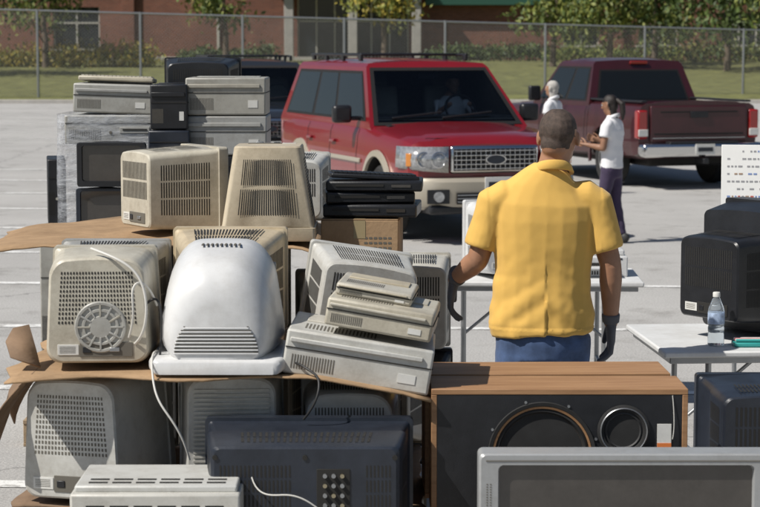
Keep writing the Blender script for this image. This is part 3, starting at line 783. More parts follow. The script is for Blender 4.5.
# ------------------------------------------------------------------ PEOPLE
def hand(parent,name,wrist,d,m,mat,sc=1,r=.0095,curl=1.0):
    T=[];w0=Vector(wrist)
    q=Vector((0,0,-1)).rotation_difference(Vector(d).normalized())
    def X(p): return q@(Vector(p)*sc)+w0
    def pt(p,rq): v=X(p); return (v.x,v.y,v.z,rq)
    palm=[pt((0,0,.03),.030*sc),pt((0,0,0),(.024*sc,.033*sc)),pt((0,0,-.03),(.020*sc,.040*sc)),pt((0,0,-.075),(.017*sc,.043*sc)),pt((-m*.002,0,-.098),(.013*sc,.040*sc))]
    T.append(palm)
    for i,(yo,ln) in enumerate(((-.033,.75),(-.011,.92),(.012,1.0),(.034,.9))):
        c=curl*(1+.15*(3-i))
        T.append([pt((0,yo*.9,-.075),r*sc),pt((-m*.004*c,yo*1.05,-.10-.02*ln),r*1.02*sc),pt((-m*.018*c,yo*1.1,-.10-.045*ln),r*.95*sc),pt((-m*.036*c,yo*1.08,-.10-.062*ln),r*.85*sc)])
    T.append([pt((0,.025,-.02),r*1.5*sc),pt((-m*.008,.052,-.052),r*1.25*sc),pt((-m*.016,.062,-.085),r*1.05*sc),pt((-m*.02,.062,-.10),r*.9*sc)])
    return blob(name,T,[],[mat],parent,vox=.0042*sc,sm=3)
def person(name,loc,rz,J,torso,pants_rings,mats,hs=1,turn=0,tilt=0,hairf=None,arm=.046,gl=None,shirtdisp=None,slv=.6,vox=.008,ponytail=False,legr=.085,sleeve_r=.07):
    skin,hair,shirt,pants,shoe=mats
    g=emp(name,loc,(0,0,rz))
    E,p,Rm=headtubes(J['head'],hs,turn,tilt)
    hc=Vector(J['head']); nk=Vector(J['neck'])
    T=[[(nk.x,nk.y-.01,nk.z-.09,.062*hs),(nk.x,nk.y,nk.z,.062*hs),(hc.x,hc.y-.012,hc.z-.03,.060*hs)]]
    for k in('l','r'):
        s,e,w_=Vector(J['sh'+k]),Vector(J['el'+k]),Vector(J['wr'+k])
        m1=s.lerp(e,.5); m2=e.lerp(w_,.28); s1=s.lerp(e,.08)
        T.append([(*s1,arm*1.02),(*m1,arm*1.10),(*e,arm*.95)])
        T.append([(*e,arm*.95),(*m2,arm*1.0),(*e.lerp(w_,.7),arm*.78),(*w_,arm*.62)])
        T.append([(s1.x*.95,s1.y,s1.z-.01,arm*.85),(nk.x,nk.y,nk.z-.17,arm*.9)])
    T.append([(nk.x,nk.y,nk.z-.19,arm*.9),(nk.x,nk.y,nk.z-.06,.055*hs)])
    inv=Rm.transposed()
    def mf(c):
        q=inv@(Vector(c)-hc)/hs
        return 1 if hairf(q) else 0
    blob('body',T,E,[skin,hair],g,vox=vox*.7,sm=5,mf=mf)
    for s in(1,-1):
        ep=p(s*.033,.079,.008); v_,f_=ellv(ep,(.011*hs,.009*hs,.009*hs)); mk('eye',v_,f_,labelw,g)
        ep=p(s*.033,.086,.008); v_,f_=ellv(ep,(.005*hs,.004*hs,.005*hs)); mk('iris',v_,f_,seam,g)
    T=[torso]
    for k in('l','r'):
        s,e,w_=Vector(J['sh'+k]),Vector(J['el'+k]),Vector(J['wr'+k])
        h=s.lerp(e,slv); c0=Vector((nk.x+(s.x-nk.x)*.45,s.y,s.z-.005))
        T.append([(*c0,sleeve_r*.88),(*s.lerp(c0,.25),sleeve_r*.95),(*s.lerp(e,.08),sleeve_r*.95),(*s.lerp(e,slv*.5),sleeve_r*.95),(*s.lerp(e,slv*.92),(sleeve_r*.99,sleeve_r*1.03)),(*h,(sleeve_r*.93,sleeve_r*.97))])
    blob('shirt',T,[],[shirt],g,vox=vox,sm=5,disp=shirtdisp,spheres=False)
    rings=[]
    for (r,z) in ((.066,-.012),(.084,-.016),(.0855,-.010),(.075,.022),(.068,.030),(.064,.026),(.063,.0)):
        rings.append([(nk.x+r*hs*math.cos(t*math.pi/20),nk.y-.003+r*hs*1.02*math.sin(t*math.pi/20)-(z*.25),nk.z-.010+z*hs*.85+.012*math.cos((t-30)*math.pi/20)-.012*math.sin(t*math.pi/20)) for t in range(40)])
    v_,f_=loft(rings,False,False); mk('collar',v_,f_,shirt,g,angle=80)
    T=[pants_rings]
    for k in('l','r'):
        a,b,c=[Vector(J[q+k]) for q in('hip','kn','an')]
        T.append([(*a,legr*1.12),(*a.lerp(b,.5),legr*.98),(*b,legr*.74),(*b.lerp(c,.35),legr*.74),(*c,legr*.66)])
    blob('trousers',T,[],[pants],g,vox=vox*1.2,sm=5,disp=lambda c:.006*noise.noise(Vector((c.x*9,c.y*9,c.z*14))),spheres=False)
    for k in('l','r'):
        c=Vector(J['an'+k])
        blob('shoe_'+k,[[(c.x,c.y-.05,.045,(.04,.045)),(c.x,c.y+.08,.04,(.045,.04)),(c.x,c.y+.17,.032,(.038,.03))]],[((c.x,c.y-.03,.06),(.045,.06,.055)),((c.x,c.y+.16,.035),(.044,.06,.032))],[shoe],g,vox=.008,sm=3)
        a,b=Vector(J['wr'+k]),Vector(J['el'+k])
        d=Vector(J['hd'+k]) if 'hd'+k in J else a-b
        hand(g,'hand_'+k,J['wr'+k],d,-1 if k=='l' else 1,gl or skin,sc=hs*(1.02 if gl else .95),r=.0115 if gl else .0095)
        if gl:
            q=a.lerp(b,.16)
            blob('glove_cuff_'+k,[[(*a,.036),(*q,.041)]],[],[gl],g,vox=.006,sm=2,spheres=False)
    if ponytail:
        a=p(0,-.10,.03);b=p(0,-.15,-.02);c=p(0,-.14,-.13);d=p(0,-.12,-.2)
        blob('ponytail',[[(*a,.025),(*b,.035),(*c,.028),(*d,.012)]],[],[hair],g,vox=.008,sm=2)
    return g
def folds(c):
    wx=.25*noise.noise(c*4)
    f1=noise.noise(Vector((c.x*7+c.z*2+wx,c.y*6,c.z*3.0)))
    f2=noise.noise(Vector(((c.x+c.z*.8+wx)*6,c.y*6,(c.z-c.x*.7)*15+3)))
    f2b=noise.noise(Vector(((c.x-c.z*.8)*6,c.y*6,(c.z+c.x*.7)*15+9)))
    lower=max(0,min(1,(1.30-c.z)/.32))
    arm_=1 if abs(c.x)>.24 else 0
    k=.22+.78*max(lower,arm_*.6)
    ym=math.exp(-(c.x/.09)**2)*math.exp(-((c.z-1.2)/.25)**2)*(-.013)
    hem=.004 if c.z<.905 else 0
    f=f2 if c.x<0 else f2b
    return k*(.012*f1+.012*f*(.25+.75*lower)+.002*noise.noise(c*30))+ym+hem
Jm=dict(head=(.06,.01,1.712),neck=(.035,0,1.58),shl=(-.205,0,1.455),shr=(.205,0,1.455),
        ell=(-.280,.02,1.185),wrl=(-.375,.15,1.085),hdl=(-.18,.12,-1),elr=(.285,-.01,1.17),wrr=(.295,.04,.91),
        hipl=(-.10,0,.86),hipr=(.10,0,.86),knl=(-.13,.03,.47),knr=(.12,.02,.47),anl=(-.15,0,.09),anr=(.14,-.02,.09))
torso=[(-.005,0,.875,(.218,.148)),(-.008,0,.92,(.222,.152)),(-.008,.0,1.0,(.213,.15)),(-.005,0,1.12,(.205,.14)),(0,0,1.25,(.218,.142)),(0,0,1.36,(.228,.14)),(0,-.005,1.43,(.222,.125)),(.005,-.005,1.495,(.175,.098)),(.02,-.005,1.55,(.112,.078)),(.03,-.003,1.585,(.075,.066))]
pants=[(0,0,.76,(.185,.125)),(0,0,.86,(.195,.135)),(0,0,.95,(.18,.12))]
def hair_man(q):
    e=.006*noise.noise(q*60)
    return (q.z>.0+e and q.y<.045 and not(abs(q.x)>.076 and q.z<.03)) or (q.z>-.048+e and q.y<-.035) or (q.z>.055+e and q.y<.07)
person('man',(.70,8.5,0),0,Jm,torso,pants,(skinM,hairM,shirtY,jeansM,shoeM),hs=1.06,turn=R(-22),tilt=R(-3),hairf=hair_man,arm=.049,gl=gloveM,shirtdisp=folds,slv=.80,sleeve_r=.080,legr=.095,vox=.007)
Jw=dict(head=(0,.03,1.475),neck=(0,0,1.35),shl=(-.15,0,1.27),shr=(.15,0,1.27),ell=(-.19,.02,1.02),wrl=(-.15,.22,1.05),elr=(.19,.0,1.02),wrr=(.14,.2,1.08),
        hipl=(-.08,0,.80),hipr=(.08,0,.80),knl=(-.085,.06,.44),knr=(.08,-.02,.44),anl=(-.085,.05,.09),anr=(.08,-.09,.09))
tw=[(0,0,.80,(.155,.115)),(0,0,.95,(.145,.11)),(0,0,1.1,(.15,.11)),(0,0,1.2,(.165,.11)),(0,0,1.27,(.15,.085)),(0,0,1.33,(.08,.06)),(0,0,1.37,(.06,.05))]
pw=[(0,0,.70,(.145,.105)),(0,0,.82,(.155,.11)),(0,0,.92,(.13,.10))]
def hair_w(q): return q.z>.035 or q.y<-.01
person('woman',(2.46,21.2,0),R(60),Jw,tw,pw,(skinM2,hairD,tshirt,trous,shoeM),hs=.93,tilt=R(-12),hairf=hair_w,arm=.036,vox=.011,ponytail=True,legr=.075,slv=.55,sleeve_r=.062,shirtdisp=lambda c:.006*noise.noise(c*12))
Jg=dict(head=(0,.02,1.50),neck=(0,0,1.37),shl=(-.16,0,1.28),shr=(.16,0,1.28),ell=(-.2,.02,1.03),wrl=(-.19,.08,.80),elr=(.2,.0,1.03),wrr=(.19,.08,.8),
        hipl=(-.08,0,.80),hipr=(.08,0,.80),knl=(-.085,.03,.44),knr=(.08,.02,.44),anl=(-.085,.0,.09),anr=(.08,-.0,.09))
person('elderly_woman',(2.42,28.0,0),R(60),Jg,tw,pw,(skinM,hairW,tshirt,jeansM,shoeM),hs=.98,hairf=lambda q:q.z>.03 or q.y<.02,arm=.038,vox=.013,legr=.075,slv=.55,sleeve_r=.064)

# ------------------------------------------------------------------ PALLETS / SHEETS / BOXES
def pallet(cx,cy,wx,wy):
    g=emp('wooden_pallet',(cx,cy,0))
    for i in range(7): box(g,'deck_board',(.1,wy,.02),(-wx/2+.05+(wx-.1)*i/6,0,.13),palletw,bevel=.002)
    for y in(-wy/2+.05,0,wy/2-.05): box(g,'bearer',(wx,.09,.1),(0,y,.07),palletw,bevel=.003)
    for y in(-wy/2+.05,0,wy/2-.05): box(g,'bottom_board',(wx,.1,.018),(0,y,.010),palletw,bevel=.002)
pallet(-.5,6.5,1.45,1.75); pallet(-.62,8.9,1.45,1.3); pallet(-1.2,11.0,1.35,1.3); pallet(.99,6.40,1.45,1.5)
def sheet(name,x0,x1,y0,y1,z,seed,mat=card,th=.007,droop=.0,rag=.05,wav=.012,sag=None):
    nx,ny=36,14; vs=[];fs=[]
    for j in range(ny+1):
        for i in range(nx+1):
            u=i/nx;v_=j/ny
            x=x0+(x1-x0)*u;y=y0+(y1-y0)*v_
            if j==0: y+=rag*noise.noise(Vector((x*4,seed,0)))+rag*.3*noise.noise(Vector((x*19,seed,3)))
            if i in(0,nx): x+=rag*noise.noise(Vector((y*5,seed+9,0)))
            zz=z+wav*noise.noise(Vector((x*3,y*3,seed)))*(1 if 0<j<ny else 1.8)
            e=max(0,.12-min(u,1-u))/.12
            zz-=droop*e*e
            if sag: zz+=sag(x,y)
            vs.append((x,y,zz))
    for j in range(ny):
        for i in range(nx):
            a=j*(nx+1)+i; fs.append((a,a+1,a+nx+2,a+nx+1))
    o=mk(name,vs,fs,mat,None,angle=40); s=o.modifiers.new('s','SOLIDIFY'); s.thickness=th; s.offset=-1
    return o
sheet('cardboard_sheet',-1.2,.15,6.26,7.4,1.052,3,droop=.01,rag=.05,wav=.006,sag=lambda x,y:-.07*max(0,min(1,(x+.2)/.4)))
sheet('cardboard_sheet',-1.2,.15,6.38,7.4,.605,4,mat=card2,wav=.006)
sheet('cardboard_sheet',-1.72,-.24,8.2,9.5,1.275,5,droop=.05,rag=.1,wav=.02)
vs=[];fs=[]
for i in range(9):
    for j in range(7):
        u=i/8;w_=j/6
        vs.append((-1.12-.14*math.sin(u*1.5)-.02*math.sin(w_*9)*u,6.35+.5*w_+.03*math.sin(u*5),1.05-.20*u*(1+.4*math.sin(w_*7))))
for i in range(8):
    for j in range(6): a=i*7+j; fs.append((a,a+1,a+8,a+7))
o=mk('cardboard_flap',vs,fs,card2,None); s=o.modifiers.new('s','SOLIDIFY'); s.thickness=.006
vs=[(-1.17,6.6,1.17),(-1.13,6.5,1.10),(-1.10,6.4,1.06),(-1.20,6.42,1.09),(-1.23,6.5,1.13),(-1.215,6.55,1.165)]
o=mk('cardboard_scrap',vs,[(0,1,2,3,4,5)],card2,None); s=o.modifiers.new('s','SOLIDIFY'); s.thickness=.006

def carton(loc,size,rz=0,mat=card,marks=True):
    g=emp('cardboard_box',loc,(0,0,rz)); x,y,z=size
    box(g,'carton',(x,y,z),(0,0,z/2),mat,bevel=.004)
    box(g,'flap_1',(x-.004,y/2-.003,.005),(0,-y/4,z+.0035),mat,bevel=.001); box(g,'flap_2',(x-.004,y/2-.003,.005),(0,y/4,z+.0035),mat,bevel=.001)
    box(g,'tape',(.05,y*.98,.001),(0,0,z+.0072),tapeM,bevel=0)
    box(g,'tape_front',(.05,.001,z*.3),(0,-y/2-.001,z*.85),tapeM,bevel=0)
    if marks:
        slots(g,'printed_text',[(x*.05,-y/2,z*.5),(x*.42,-y/2,z*.5),(x*.42,-y/2,z*.75),(x*.05,-y/2,z*.75)],6,3,.7,.4,slot2,off=.001)
        box(g,'printed_mark',(x*.16,.001,z*.26),(x*.30,-y/2-.001,z*.27),redp,bevel=0)
    return g
def case(name,loc,size,mat,rz=0,ry=0,rx=0,kind='pc'):
    g=emp(name,loc,(rx,ry,rz)); x,y,z=size
    box(g,'housing',(x,y,z),(0,0,z/2),mat,bevel=.008)
    dk=slot2 if mat not in(black,navy) else greyp
    yf=-y/2
    if kind=='pc':
        box(g,'lid_gap',(x-.01,.003,.004),(0,yf-.0015,z*.72),slot,bevel=0)
        box(g,'drive_bay',(x*.32,.008,z*.22),(x*.26,yf-.003,z*.48),mat,bevel=.002)
        box(g,'drive_slot',(x*.26,.003,.008),(x*.26,yf-.0085,z*.5),slot,bevel=0)
        slots(g,'vents',[(-x*.45,yf,z*.15),(-x*.1,yf,z*.15),(-x*.1,yf,z*.5),(-x*.45,yf,z*.5)],18,1,.45,1,slot,off=.001)
        cyl(g,'button',.008,.006,(0,yf-.003,z*.4),dk,axis='Y',seg=14)
    elif kind=='rear':
        slots(g,'edge_slots',[(-x*.42,yf,z*.60),(x*.42,yf,z*.60),(x*.42,yf,z*.82),(-x*.42,yf,z*.82)],6,1,.78,1,slot,off=.001)
        box(g,'top_lip',(x*.96,y*.9,z*.12),(0,.01,z*1.04),mat,bevel=.01)
        slots(g,'top_slots',[(-x*.42,-y*.36,z*1.10),(x*.42,-y*.36,z*1.10),(x*.42,-y*.1,z*1.10),(-x*.42,-y*.1,z*1.10)],6,2,.8,.4,slot,off=.0012)
        slots(g,'vents',[(-x*.42,yf,z*.12),(x*.42,yf,z*.12),(x*.42,yf,z*.45),(-x*.42,yf,z*.45)],30,1,.5,1,slot2,off=.001)
    elif kind=='printer':
        box(g,'upper_housing',(x*.94,y*.8,z*.3),(0,y*.06,z*1.14),mat,bevel=.02)
        box(g,'paper_slot',(x*.7,.02,z*.16),(0,yf-.004,z*.62),slot,bevel=.003)
        box(g,'tray',(x*.66,.1,.012),(0,yf-.04,z*.5),mat,bevel=.003)
        slots(g,'vents',[(-x*.42,yf,z*.12),(x*.42,yf,z*.12),(x*.42,yf,z*.3),(-x*.42,yf,z*.3)],22,1,.5,1,slot,off=.001)
        box(g,'label',(x*.12,.002,z*.08),(x*.36,yf-.001,z*.88),navy,bevel=0)
        slots(g,'top_slots',[(-x*.35,-y*.2,z*1.29),(x*.35,-y*.2,z*1.29),(x*.35,y*.1,z*1.29),(-x*.35,y*.1,z*1.29)],7,2,.7,.3,slot,off=.0015)
    elif kind=='plain':
        box(g,'seam_line',(x-.004,.003,.004),(0,yf-.0012,z*.6),slot,bevel=0)
        box(g,'seam_line',(.003,y-.01,.004),(x/2+.0012,0,z*.6),slot,bevel=0)
        box(g,'upper_ledge',(x*.9,.010,z*.10),(-x*.02,yf-.004,z*.78),mat,bevel=.003)
        box(g,'sticker',(x*.12,.002,z*.2),(x*.34,yf-.001,z*.3),labelw,bevel=0)
        slots(g,'front_vents',[(-x*.45,yf,z*.14),(-x*.15,yf,z*.14),(-x*.15,yf,z*.46),(-x*.45,yf,z*.46)],16,1,.45,1,slot2,off=.001)
        slots(g,'top_vents',[(-x*.4,-y*.35,z),(x*.1,-y*.35,z),(x*.1,-y*.1,z),(-x*.4,-y*.1,z)],20,1,.45,1,slot2,off=.001)
        box(g,'top_panel',(x*.8,y*.35,.006),(0,y*.2,z+.002),mat,bevel=.002)
    elif kind=='player':
        box(g,'front_panel',(x*.98,.01,z*.7),(0,yf-.004,z*.5),black,bevel=.002)
        box(g,'slot',(x*.5,.003,z*.2),(-x*.15,yf-.0105,z*.6),slot,bevel=0)
        box(g,'display',(x*.2,.003,z*.25),(x*.28,yf-.0105,z*.55),screenM,bevel=0)
    elif kind=='keys':
        slots(g,'keys',[(-x*.47,-y*.42,z),(x*.47,-y*.42,z),(x*.47,y*.4,z),(-x*.47,y*.4,z)],18,5,.82,.8,mat,off=0,th=.007)
    return g

PI=math.pi
for x,m_ in((-.95,beige),(-.5,greyp),(-.05,beige2)):
    crt('crt_monitor',(x,6.98,.14),PI,.42,.44,.40,m_)
    crt('crt_monitor',(x,6.35,.14),PI,.42,.30,.40,m_)
for x in(-.95,-.5,-.05): crt('crt_monitor',(x,6.80,.14),PI,.42,.44,.22,greyp,bk=(.9,.9))
# layer 2
crt('crt_monitor',(-.90,6.78,.612),PI+R(-14),.43,.42,.42,pale,bk=(.80,.92),bell=.12,rad=.05,rearstyle='g',vents=('rear',),sm=slot2)
crt('crt_monitor',(-.505,6.74,.612),PI+R(4),.36,.425,.36,pale,bk=(.84,.95),rad=.045,rearstyle='h',bell=.04,sm=slot2,panel=False)
crt('crt_monitor',(-.10,6.80,.612),PI,.34,.36,.34,white,bk=(.85,.92),rad=.06,rearstyle='v',sm=slot2,panel=False)
crt('crt_television',(-.225,6.30,.45),PI,.66,.475,.40,navy,bk=(.88,.84),rad=.02,hump=True,rearstyle='v',vents=('top','side'),panel=False,drop=.02,crown=.0)
tvd=bpy.data.objects['crt_television']
box(tvd,'socket_plate',(.10,.004,.17),(-.085,.401,.30),slot,bevel=.001)
for i in range(3):
    for j in range(5):
        cyl(tvd,'phono_socket',.0065,.012,(-.06-.026*i,.406,.365-.03*j),[metalg,gold,metalg][(i*2+j)%3],axis='Y',seg=14)
cyl(tvd,'aerial_socket',.01,.03,(-.0,.41,.22),chrome,axis='Y',seg=14)
slots(tvd,'rear_vents',[(.26,.4,.22),(.04,.4,.22),(.04,.4,.40),(.26,.4,.40)],18,4,.4,.8,slot,off=.001)
slots(tvd,'rear_vents_side',[(-.18,.4,.22),(-.26,.4,.22),(-.26,.4,.40),(-.18,.4,.40)],7,4,.4,.8,slot,off=.001)
slots(tvd,'rear_ribs',[(.26,.4,.08),(-.26,.4,.08),(-.26,.4,.2),(.26,.4,.2)],1,5,1,.35,navy,off=0,th=.006)
box(tvd,'back_label',(.09,.003,.05),(-.22,.401,.15),greyp,bevel=.0005)
box(tvd,'tube_neck_cover',(.2,.03,.1),(.0,.41,.12),navy,bevel=.012)
for x_,z_ in((.27,.42),(-.27,.42),(.27,.06),(-.27,.06),(.0,.42)): cyl(tvd,'screw_boss',.008,.006,(x_,.401,z_),slot,axis='Y',seg=12)
cable(tvd,'mains_lead',[(.16,.40,.36),(.14,.43,.30),(.05,.45,.33),(-.03,.45,.29),(-.12,.44,.20),(-.16,.44,.1),(-.1,.43,0)],cablew,.0025)
case('desktop_computer',(-.665,5.90,.44),(.50,.36,.16),beige,kind='pc')
case('printer',(-.66,5.92,.602),(.50,.34,.19),pale,kind='rear')
# layer 3
g=crt('crt_monitor',(-.93,6.76,1.062),PI+R(3),.385,.365,.38,beige,bk=(.88,.92),rad=.05,rearstyle='g',vrows=24,bell=.10,vents=('rear',),sm=slot)
revolve(g,'fan_housing',[(.080,0),(.084,.003),(.080,.007),(.073,.007),(.071,.002),(.060,.002),(.058,.006),(.051,.006),(.049,.002),(.036,.002),(.034,.006),(.001,.008)],greyp,axis='Y',loc=(-.01,.38,.135))
for i in range(12):
    a=i*PI/6; box(g,'fan_spoke',(.006,.006,.045),(-.01+.056*math.cos(a),.384,.135+.056*math.sin(a)),greyp,rot=(0,PI/2-a,0),bevel=.001)
cable(g,'video_cable',[(-.12,.38,.08),(-.16,.45,.12),(-.17,.44,.25),(-.12,.42,.34),(-.04,.40,.37),(.02,.34,.385)],cablew,.0045)
cable(g,'power_cable',[(-.1,.38,.1),(-.13,.42,.18),(-.09,.42,.28),(-.16,.40,.3),(-.19,.35,.2)],cablew,.004)
cable(g,'cable_tail',[(-.15,.36,.2),(-.22,.38,.28),(-.21,.40,.14),(-.20,.42,.03)],cableb,.004)
# smooth white domed computer
g=emp('dome_computer',(-.52,6.70,1.058),(0,0,PI))
S=[(0,.42,.375,.10),(.05,.435,.385,.11),(.12,.435,.38,.12),(.2,.43,.37,.13),(.28,.42,.355,.14),(.34,.40,.335,.145),(.385,.37,.305,.14),(.412,.32,.26,.12),(.422,.26,.20,.09)]
rings=[]
for y_,a,b,r in S: rings.append(rr(a,b,r,0,.004+b*.5,y_,bell=.27,crown=.012))
v_,f_=loft(rings); o=mk('shell',v_,f_,white,g,angle=60); fixn(o)
rings=[rr(.43,.05,.02,0,.027,.02),rr(.445,.052,.022,0,.028,.18),rr(.44,.05,.02,0,.027,.37),rr(.41,.046,.018,0,.025,.432),rr(.38,.036,.014,0,.021,.44)]
v_,f_=loft(rings); o=mk('skirt',v_,f_,white,g,angle=50); fixn(o)
for i in range(11):
    z_=.068+i*.0115; rw=(.27-.02*i*i/16)
    box(g,'rib',(rw,.02,.005),(0,.4165-.0007*max(0,i-5)**2,z_),white,bevel=.002)
    box(g,'rib_gap',(rw*.99,.012,.003),(0,.4185-.0007*max(0,i-5)**2,z_+.0055),slot2,bevel=0)
for i in range(9): box(g,'top_vent',(.006,.05,.003),(-.06+.015*i,.18,.3925),slot2,bevel=0)
box(g,'screen_surround',(.34,.02,.27),(0,-.005,.18),greyp,bevel=.01); box(g,'screen',(.29,.01,.22),(0,-.018,.19),screenM,bevel=.004)
crt('crt_monitor',(-.12,7.30,1.055),PI+R(8),.38,.32,.36,pale,bk=(.88,.88),ry=R(-9),rx=R(-4),rad=.03,rearstyle='v',sm=slot,vrows=26)
case('printer',(-.075,6.52,1.022),(.475,.42,.145),pale,ry=R(9),rz=R(-2),kind='plain')
case('desktop_computer',(.005,6.50,1.184),(.345,.36,.09),beige,ry=R(9.5),rz=R(-5),kind='plain')
case('printer',(-.01,6.56,1.279),(.25,.30,.04),beige,ry=R(9.5),rz=R(-5),kind='plain')
cable(None,'loose_cable',[(-.30,6.4,1.08),(-.27,6.3,1.10),(-.22,6.27,1.07),(-.18,6.20,1.06),(-.20,6.17,.98),(-.24,6.2,.93)],cableb,.004)
cable(None,'loose_cable',[(-.72,6.5,1.1),(-.73,6.3,1.14),(-.72,6.24,1.07),(-.70,6.17,.98),(-.62,6.17,.9),(-.6,6.2,.8)],cablew,.0035)
crt('crt_monitor',(-.55,7.36,1.06),PI,.42,.375,.40,beige2,bk=(.7,.8))
crt('crt_monitor',(-.97,7.36,1.06),PI,.40,.33,.36,greyp,bk=(.7,.8))
crt('crt_monitor',(-.95,7.38,.612),PI,.40,.42,.36,greyp); crt('crt_monitor',(-.45,7.38,.612),PI,.42,.42,.36,beige)
crt('crt_monitor',(-.02,7.45,.612),PI,.40,.38,.36,beige)
# ---- second pile
for x,m_ in((-1.1,black),(-.62,beige),(-.16,greyp)):
    crt('crt_monitor',(x,8.85,.14),PI,.44,.45,.42,m_); crt('crt_monitor',(x,8.95,.68 if x<-.3 else .60),PI,.44,.56 if x<-.3 else .50,.5,m_,bk=(.8,.84))
crt('crt_monitor',(-.76,8.86,1.285),PI-R(58),.38,.375,.36,beige,bk=(.80,.86),rad=.025,bez=.045,sm=slot,vrows=26)
crt('crt_monitor',(-.47,8.66,1.285),0,.40,.36,.395,beige2,bk=(.72,.80),rx=R(90),rad=.025,bez=.055,sm=slot,vrows=26,vents=('top','side'))
crt('crt_monitor',(-.40,9.35,1.285),PI,.34,.32,.32,pale,bk=(.8,.8))
case('desktop_computer',(-.80,9.3,1.285),(.40,.3,.12),black,kind='pc')
carton((-.075,8.62,1.105),(.33,.34,.255),R(-4))
case('video_player',(-.03,8.62,1.372),(.40,.32,.055),black,rz=R(-5),kind='player')
case('video_player',(-.05,8.63,1.429),(.38,.30,.05),black,rz=R(4),kind='player')
case('video_player',(-.02,8.62,1.481),(.41,.30,.045),black,rz=R(-2),kind='player')
case('keyboard',(-.03,8.58,1.53),(.38,.16,.02),black,rz=R(8),ry=R(3),kind='keys')
crt('crt_monitor',(.14,9.3,.14),PI,.40,.55,.4,black); crt('crt_monitor',(.14,9.3,.70),PI,.38,.44,.38,pale,bk=(.85,.85))
# ---- third pile (rear left), shrink wrapped
for k in range(5):
    case('desktop_computer',(-1.47,11.05,.14+k*.195),(.46,.45,.185),[black,greyp,navy,greyp,beige][k],kind='pc')
    case('desktop_computer',(-.86,11.05,.14+k*.195),(.46,.45,.185),[greyp,black,greyp,black,greyp][k],kind='pc')
for z_ in(.14,.64): crt('crt_monitor',(-1.40,10.46,z_),0,.34,.485,.27,black,bk=(.8,.8))
crt('crt_television',(-1.44,10.42,1.135),0,.30,.22,.28,navy,bk=(.8,.8),rad=.02)
crt('crt_monitor',(-1.40,10.40,1.365),0,.36,.23,.30,black,bk=(.8,.8),rad=.02)
case('desktop_computer',(-1.80,11.1,1.12),(.10,.4,.36),black,rz=R(10),kind='pc')
case('desktop_computer',(-1.80,11.1,.14),(.16,.4,.96),greyp,rz=R(4),kind='pc')
case('desktop_computer',(-1.45,11.0,1.57),(.50,.45,.155),greyp,kind='pc')
case('printer',(-1.44,11.0,1.735),(.43,.42,.155),greyp,kind='plain',ry=R(2))
case('keyboard',(-1.44,11.02,1.90),(.41,.18,.025),beige,rx=R(-3),ry=R(2),kind='keys')
case('desktop_computer',(-1.13,10.90,1.12),(.24,.40,.30),black,kind='pc')
case('desktop_computer',(-1.13,10.90,1.425),(.22,.40,.22),navy,kind='pc')
case('desktop_computer',(-1.13,10.90,1.65),(.20,.36,.24),black,kind='plain')
case('desktop_computer',(-.84,11.0,1.115),(.46,.45,.195),black); case('desktop_computer',(-.84,11.0,1.312),(.45,.45,.195),black)
case('desktop_computer',(-.83,10.98,1.51),(.44,.42,.21),greyp,kind='plain')
case('printer',(-.83,10.98,1.725),(.43,.42,.20),greyp,kind='plain')
crt('crt_monitor',(-1.02,11.6,1.70),PI,.44,.33,.36,black,bk=(.8,.8),rad=.03); case('desktop_computer',(-1.02,11.5,1.115),(.44,.35,.58),greyp)
def wrapmat():
    m=bpy.data.materials.new('shrink_wrap'); m.use_nodes=True;N=m.node_tree.nodes;L=m.node_tree.links;b=N['Principled BSDF']
    b.inputs['Base Color'].default_value=(.62,.65,.70,1);b.inputs['Roughness'].default_value=.15
    tc=N.new('ShaderNodeTexCoord');mp=N.new('ShaderNodeMapping');mp.inputs['Scale'].default_value=(5,5,18);mp.inputs['Rotation'].default_value=(0,R(35),0);L.new(tc.outputs['Object'],mp.inputs['Vector'])
    n=N.new('ShaderNodeTexNoise');n.inputs['Scale'].default_value=1.4;n.inputs['Detail'].default_value=7;n.inputs['Roughness'].default_value=.7;L.new(mp.outputs['Vector'],n.inputs['Vector'])
    c=N.new('ShaderNodeValToRGB');c.color_ramp.elements[0].position=.38;c.color_ramp.elements[0].color=(.15,.15,.15,1);c.color_ramp.elements[1].position=.75;c.color_ramp.elements[1].color=(.8,.8,.8,1)
    L.new(n.outputs['Fac'],c.inputs['Fac']);L.new(c.outputs['Color'],b.inputs['Alpha'])
    bp=N.new('ShaderNodeBump');bp.inputs['Strength'].default_value=.9;bp.inputs['Distance'].default_value=.03;L.new(n.outputs['Fac'],bp.inputs['Height']);L.new(bp.outputs['Normal'],b.inputs['Normal'])
    return m
rings=[]
for k in range(18):
    z=.15+k*(1.58/17); rg=[]
    for (x,y,_) in [(p[0],p[2],0) for p in se(.58+.06*(1-k/17),.56,8,-1.46,11.05,0,N=60)]:
        q=1+.022*noise.noise(Vector((x*9,y*9,z*6)))
        rg.append((-1.46+(x+1.46)*q,11.05+(y-11.05)*q,z))
    rings.append(rg)
v_,f_=loft(rings,cap0=False,cap1=False); mk('plastic_wrap',v_,f_,wrapmat(),None,angle=80)

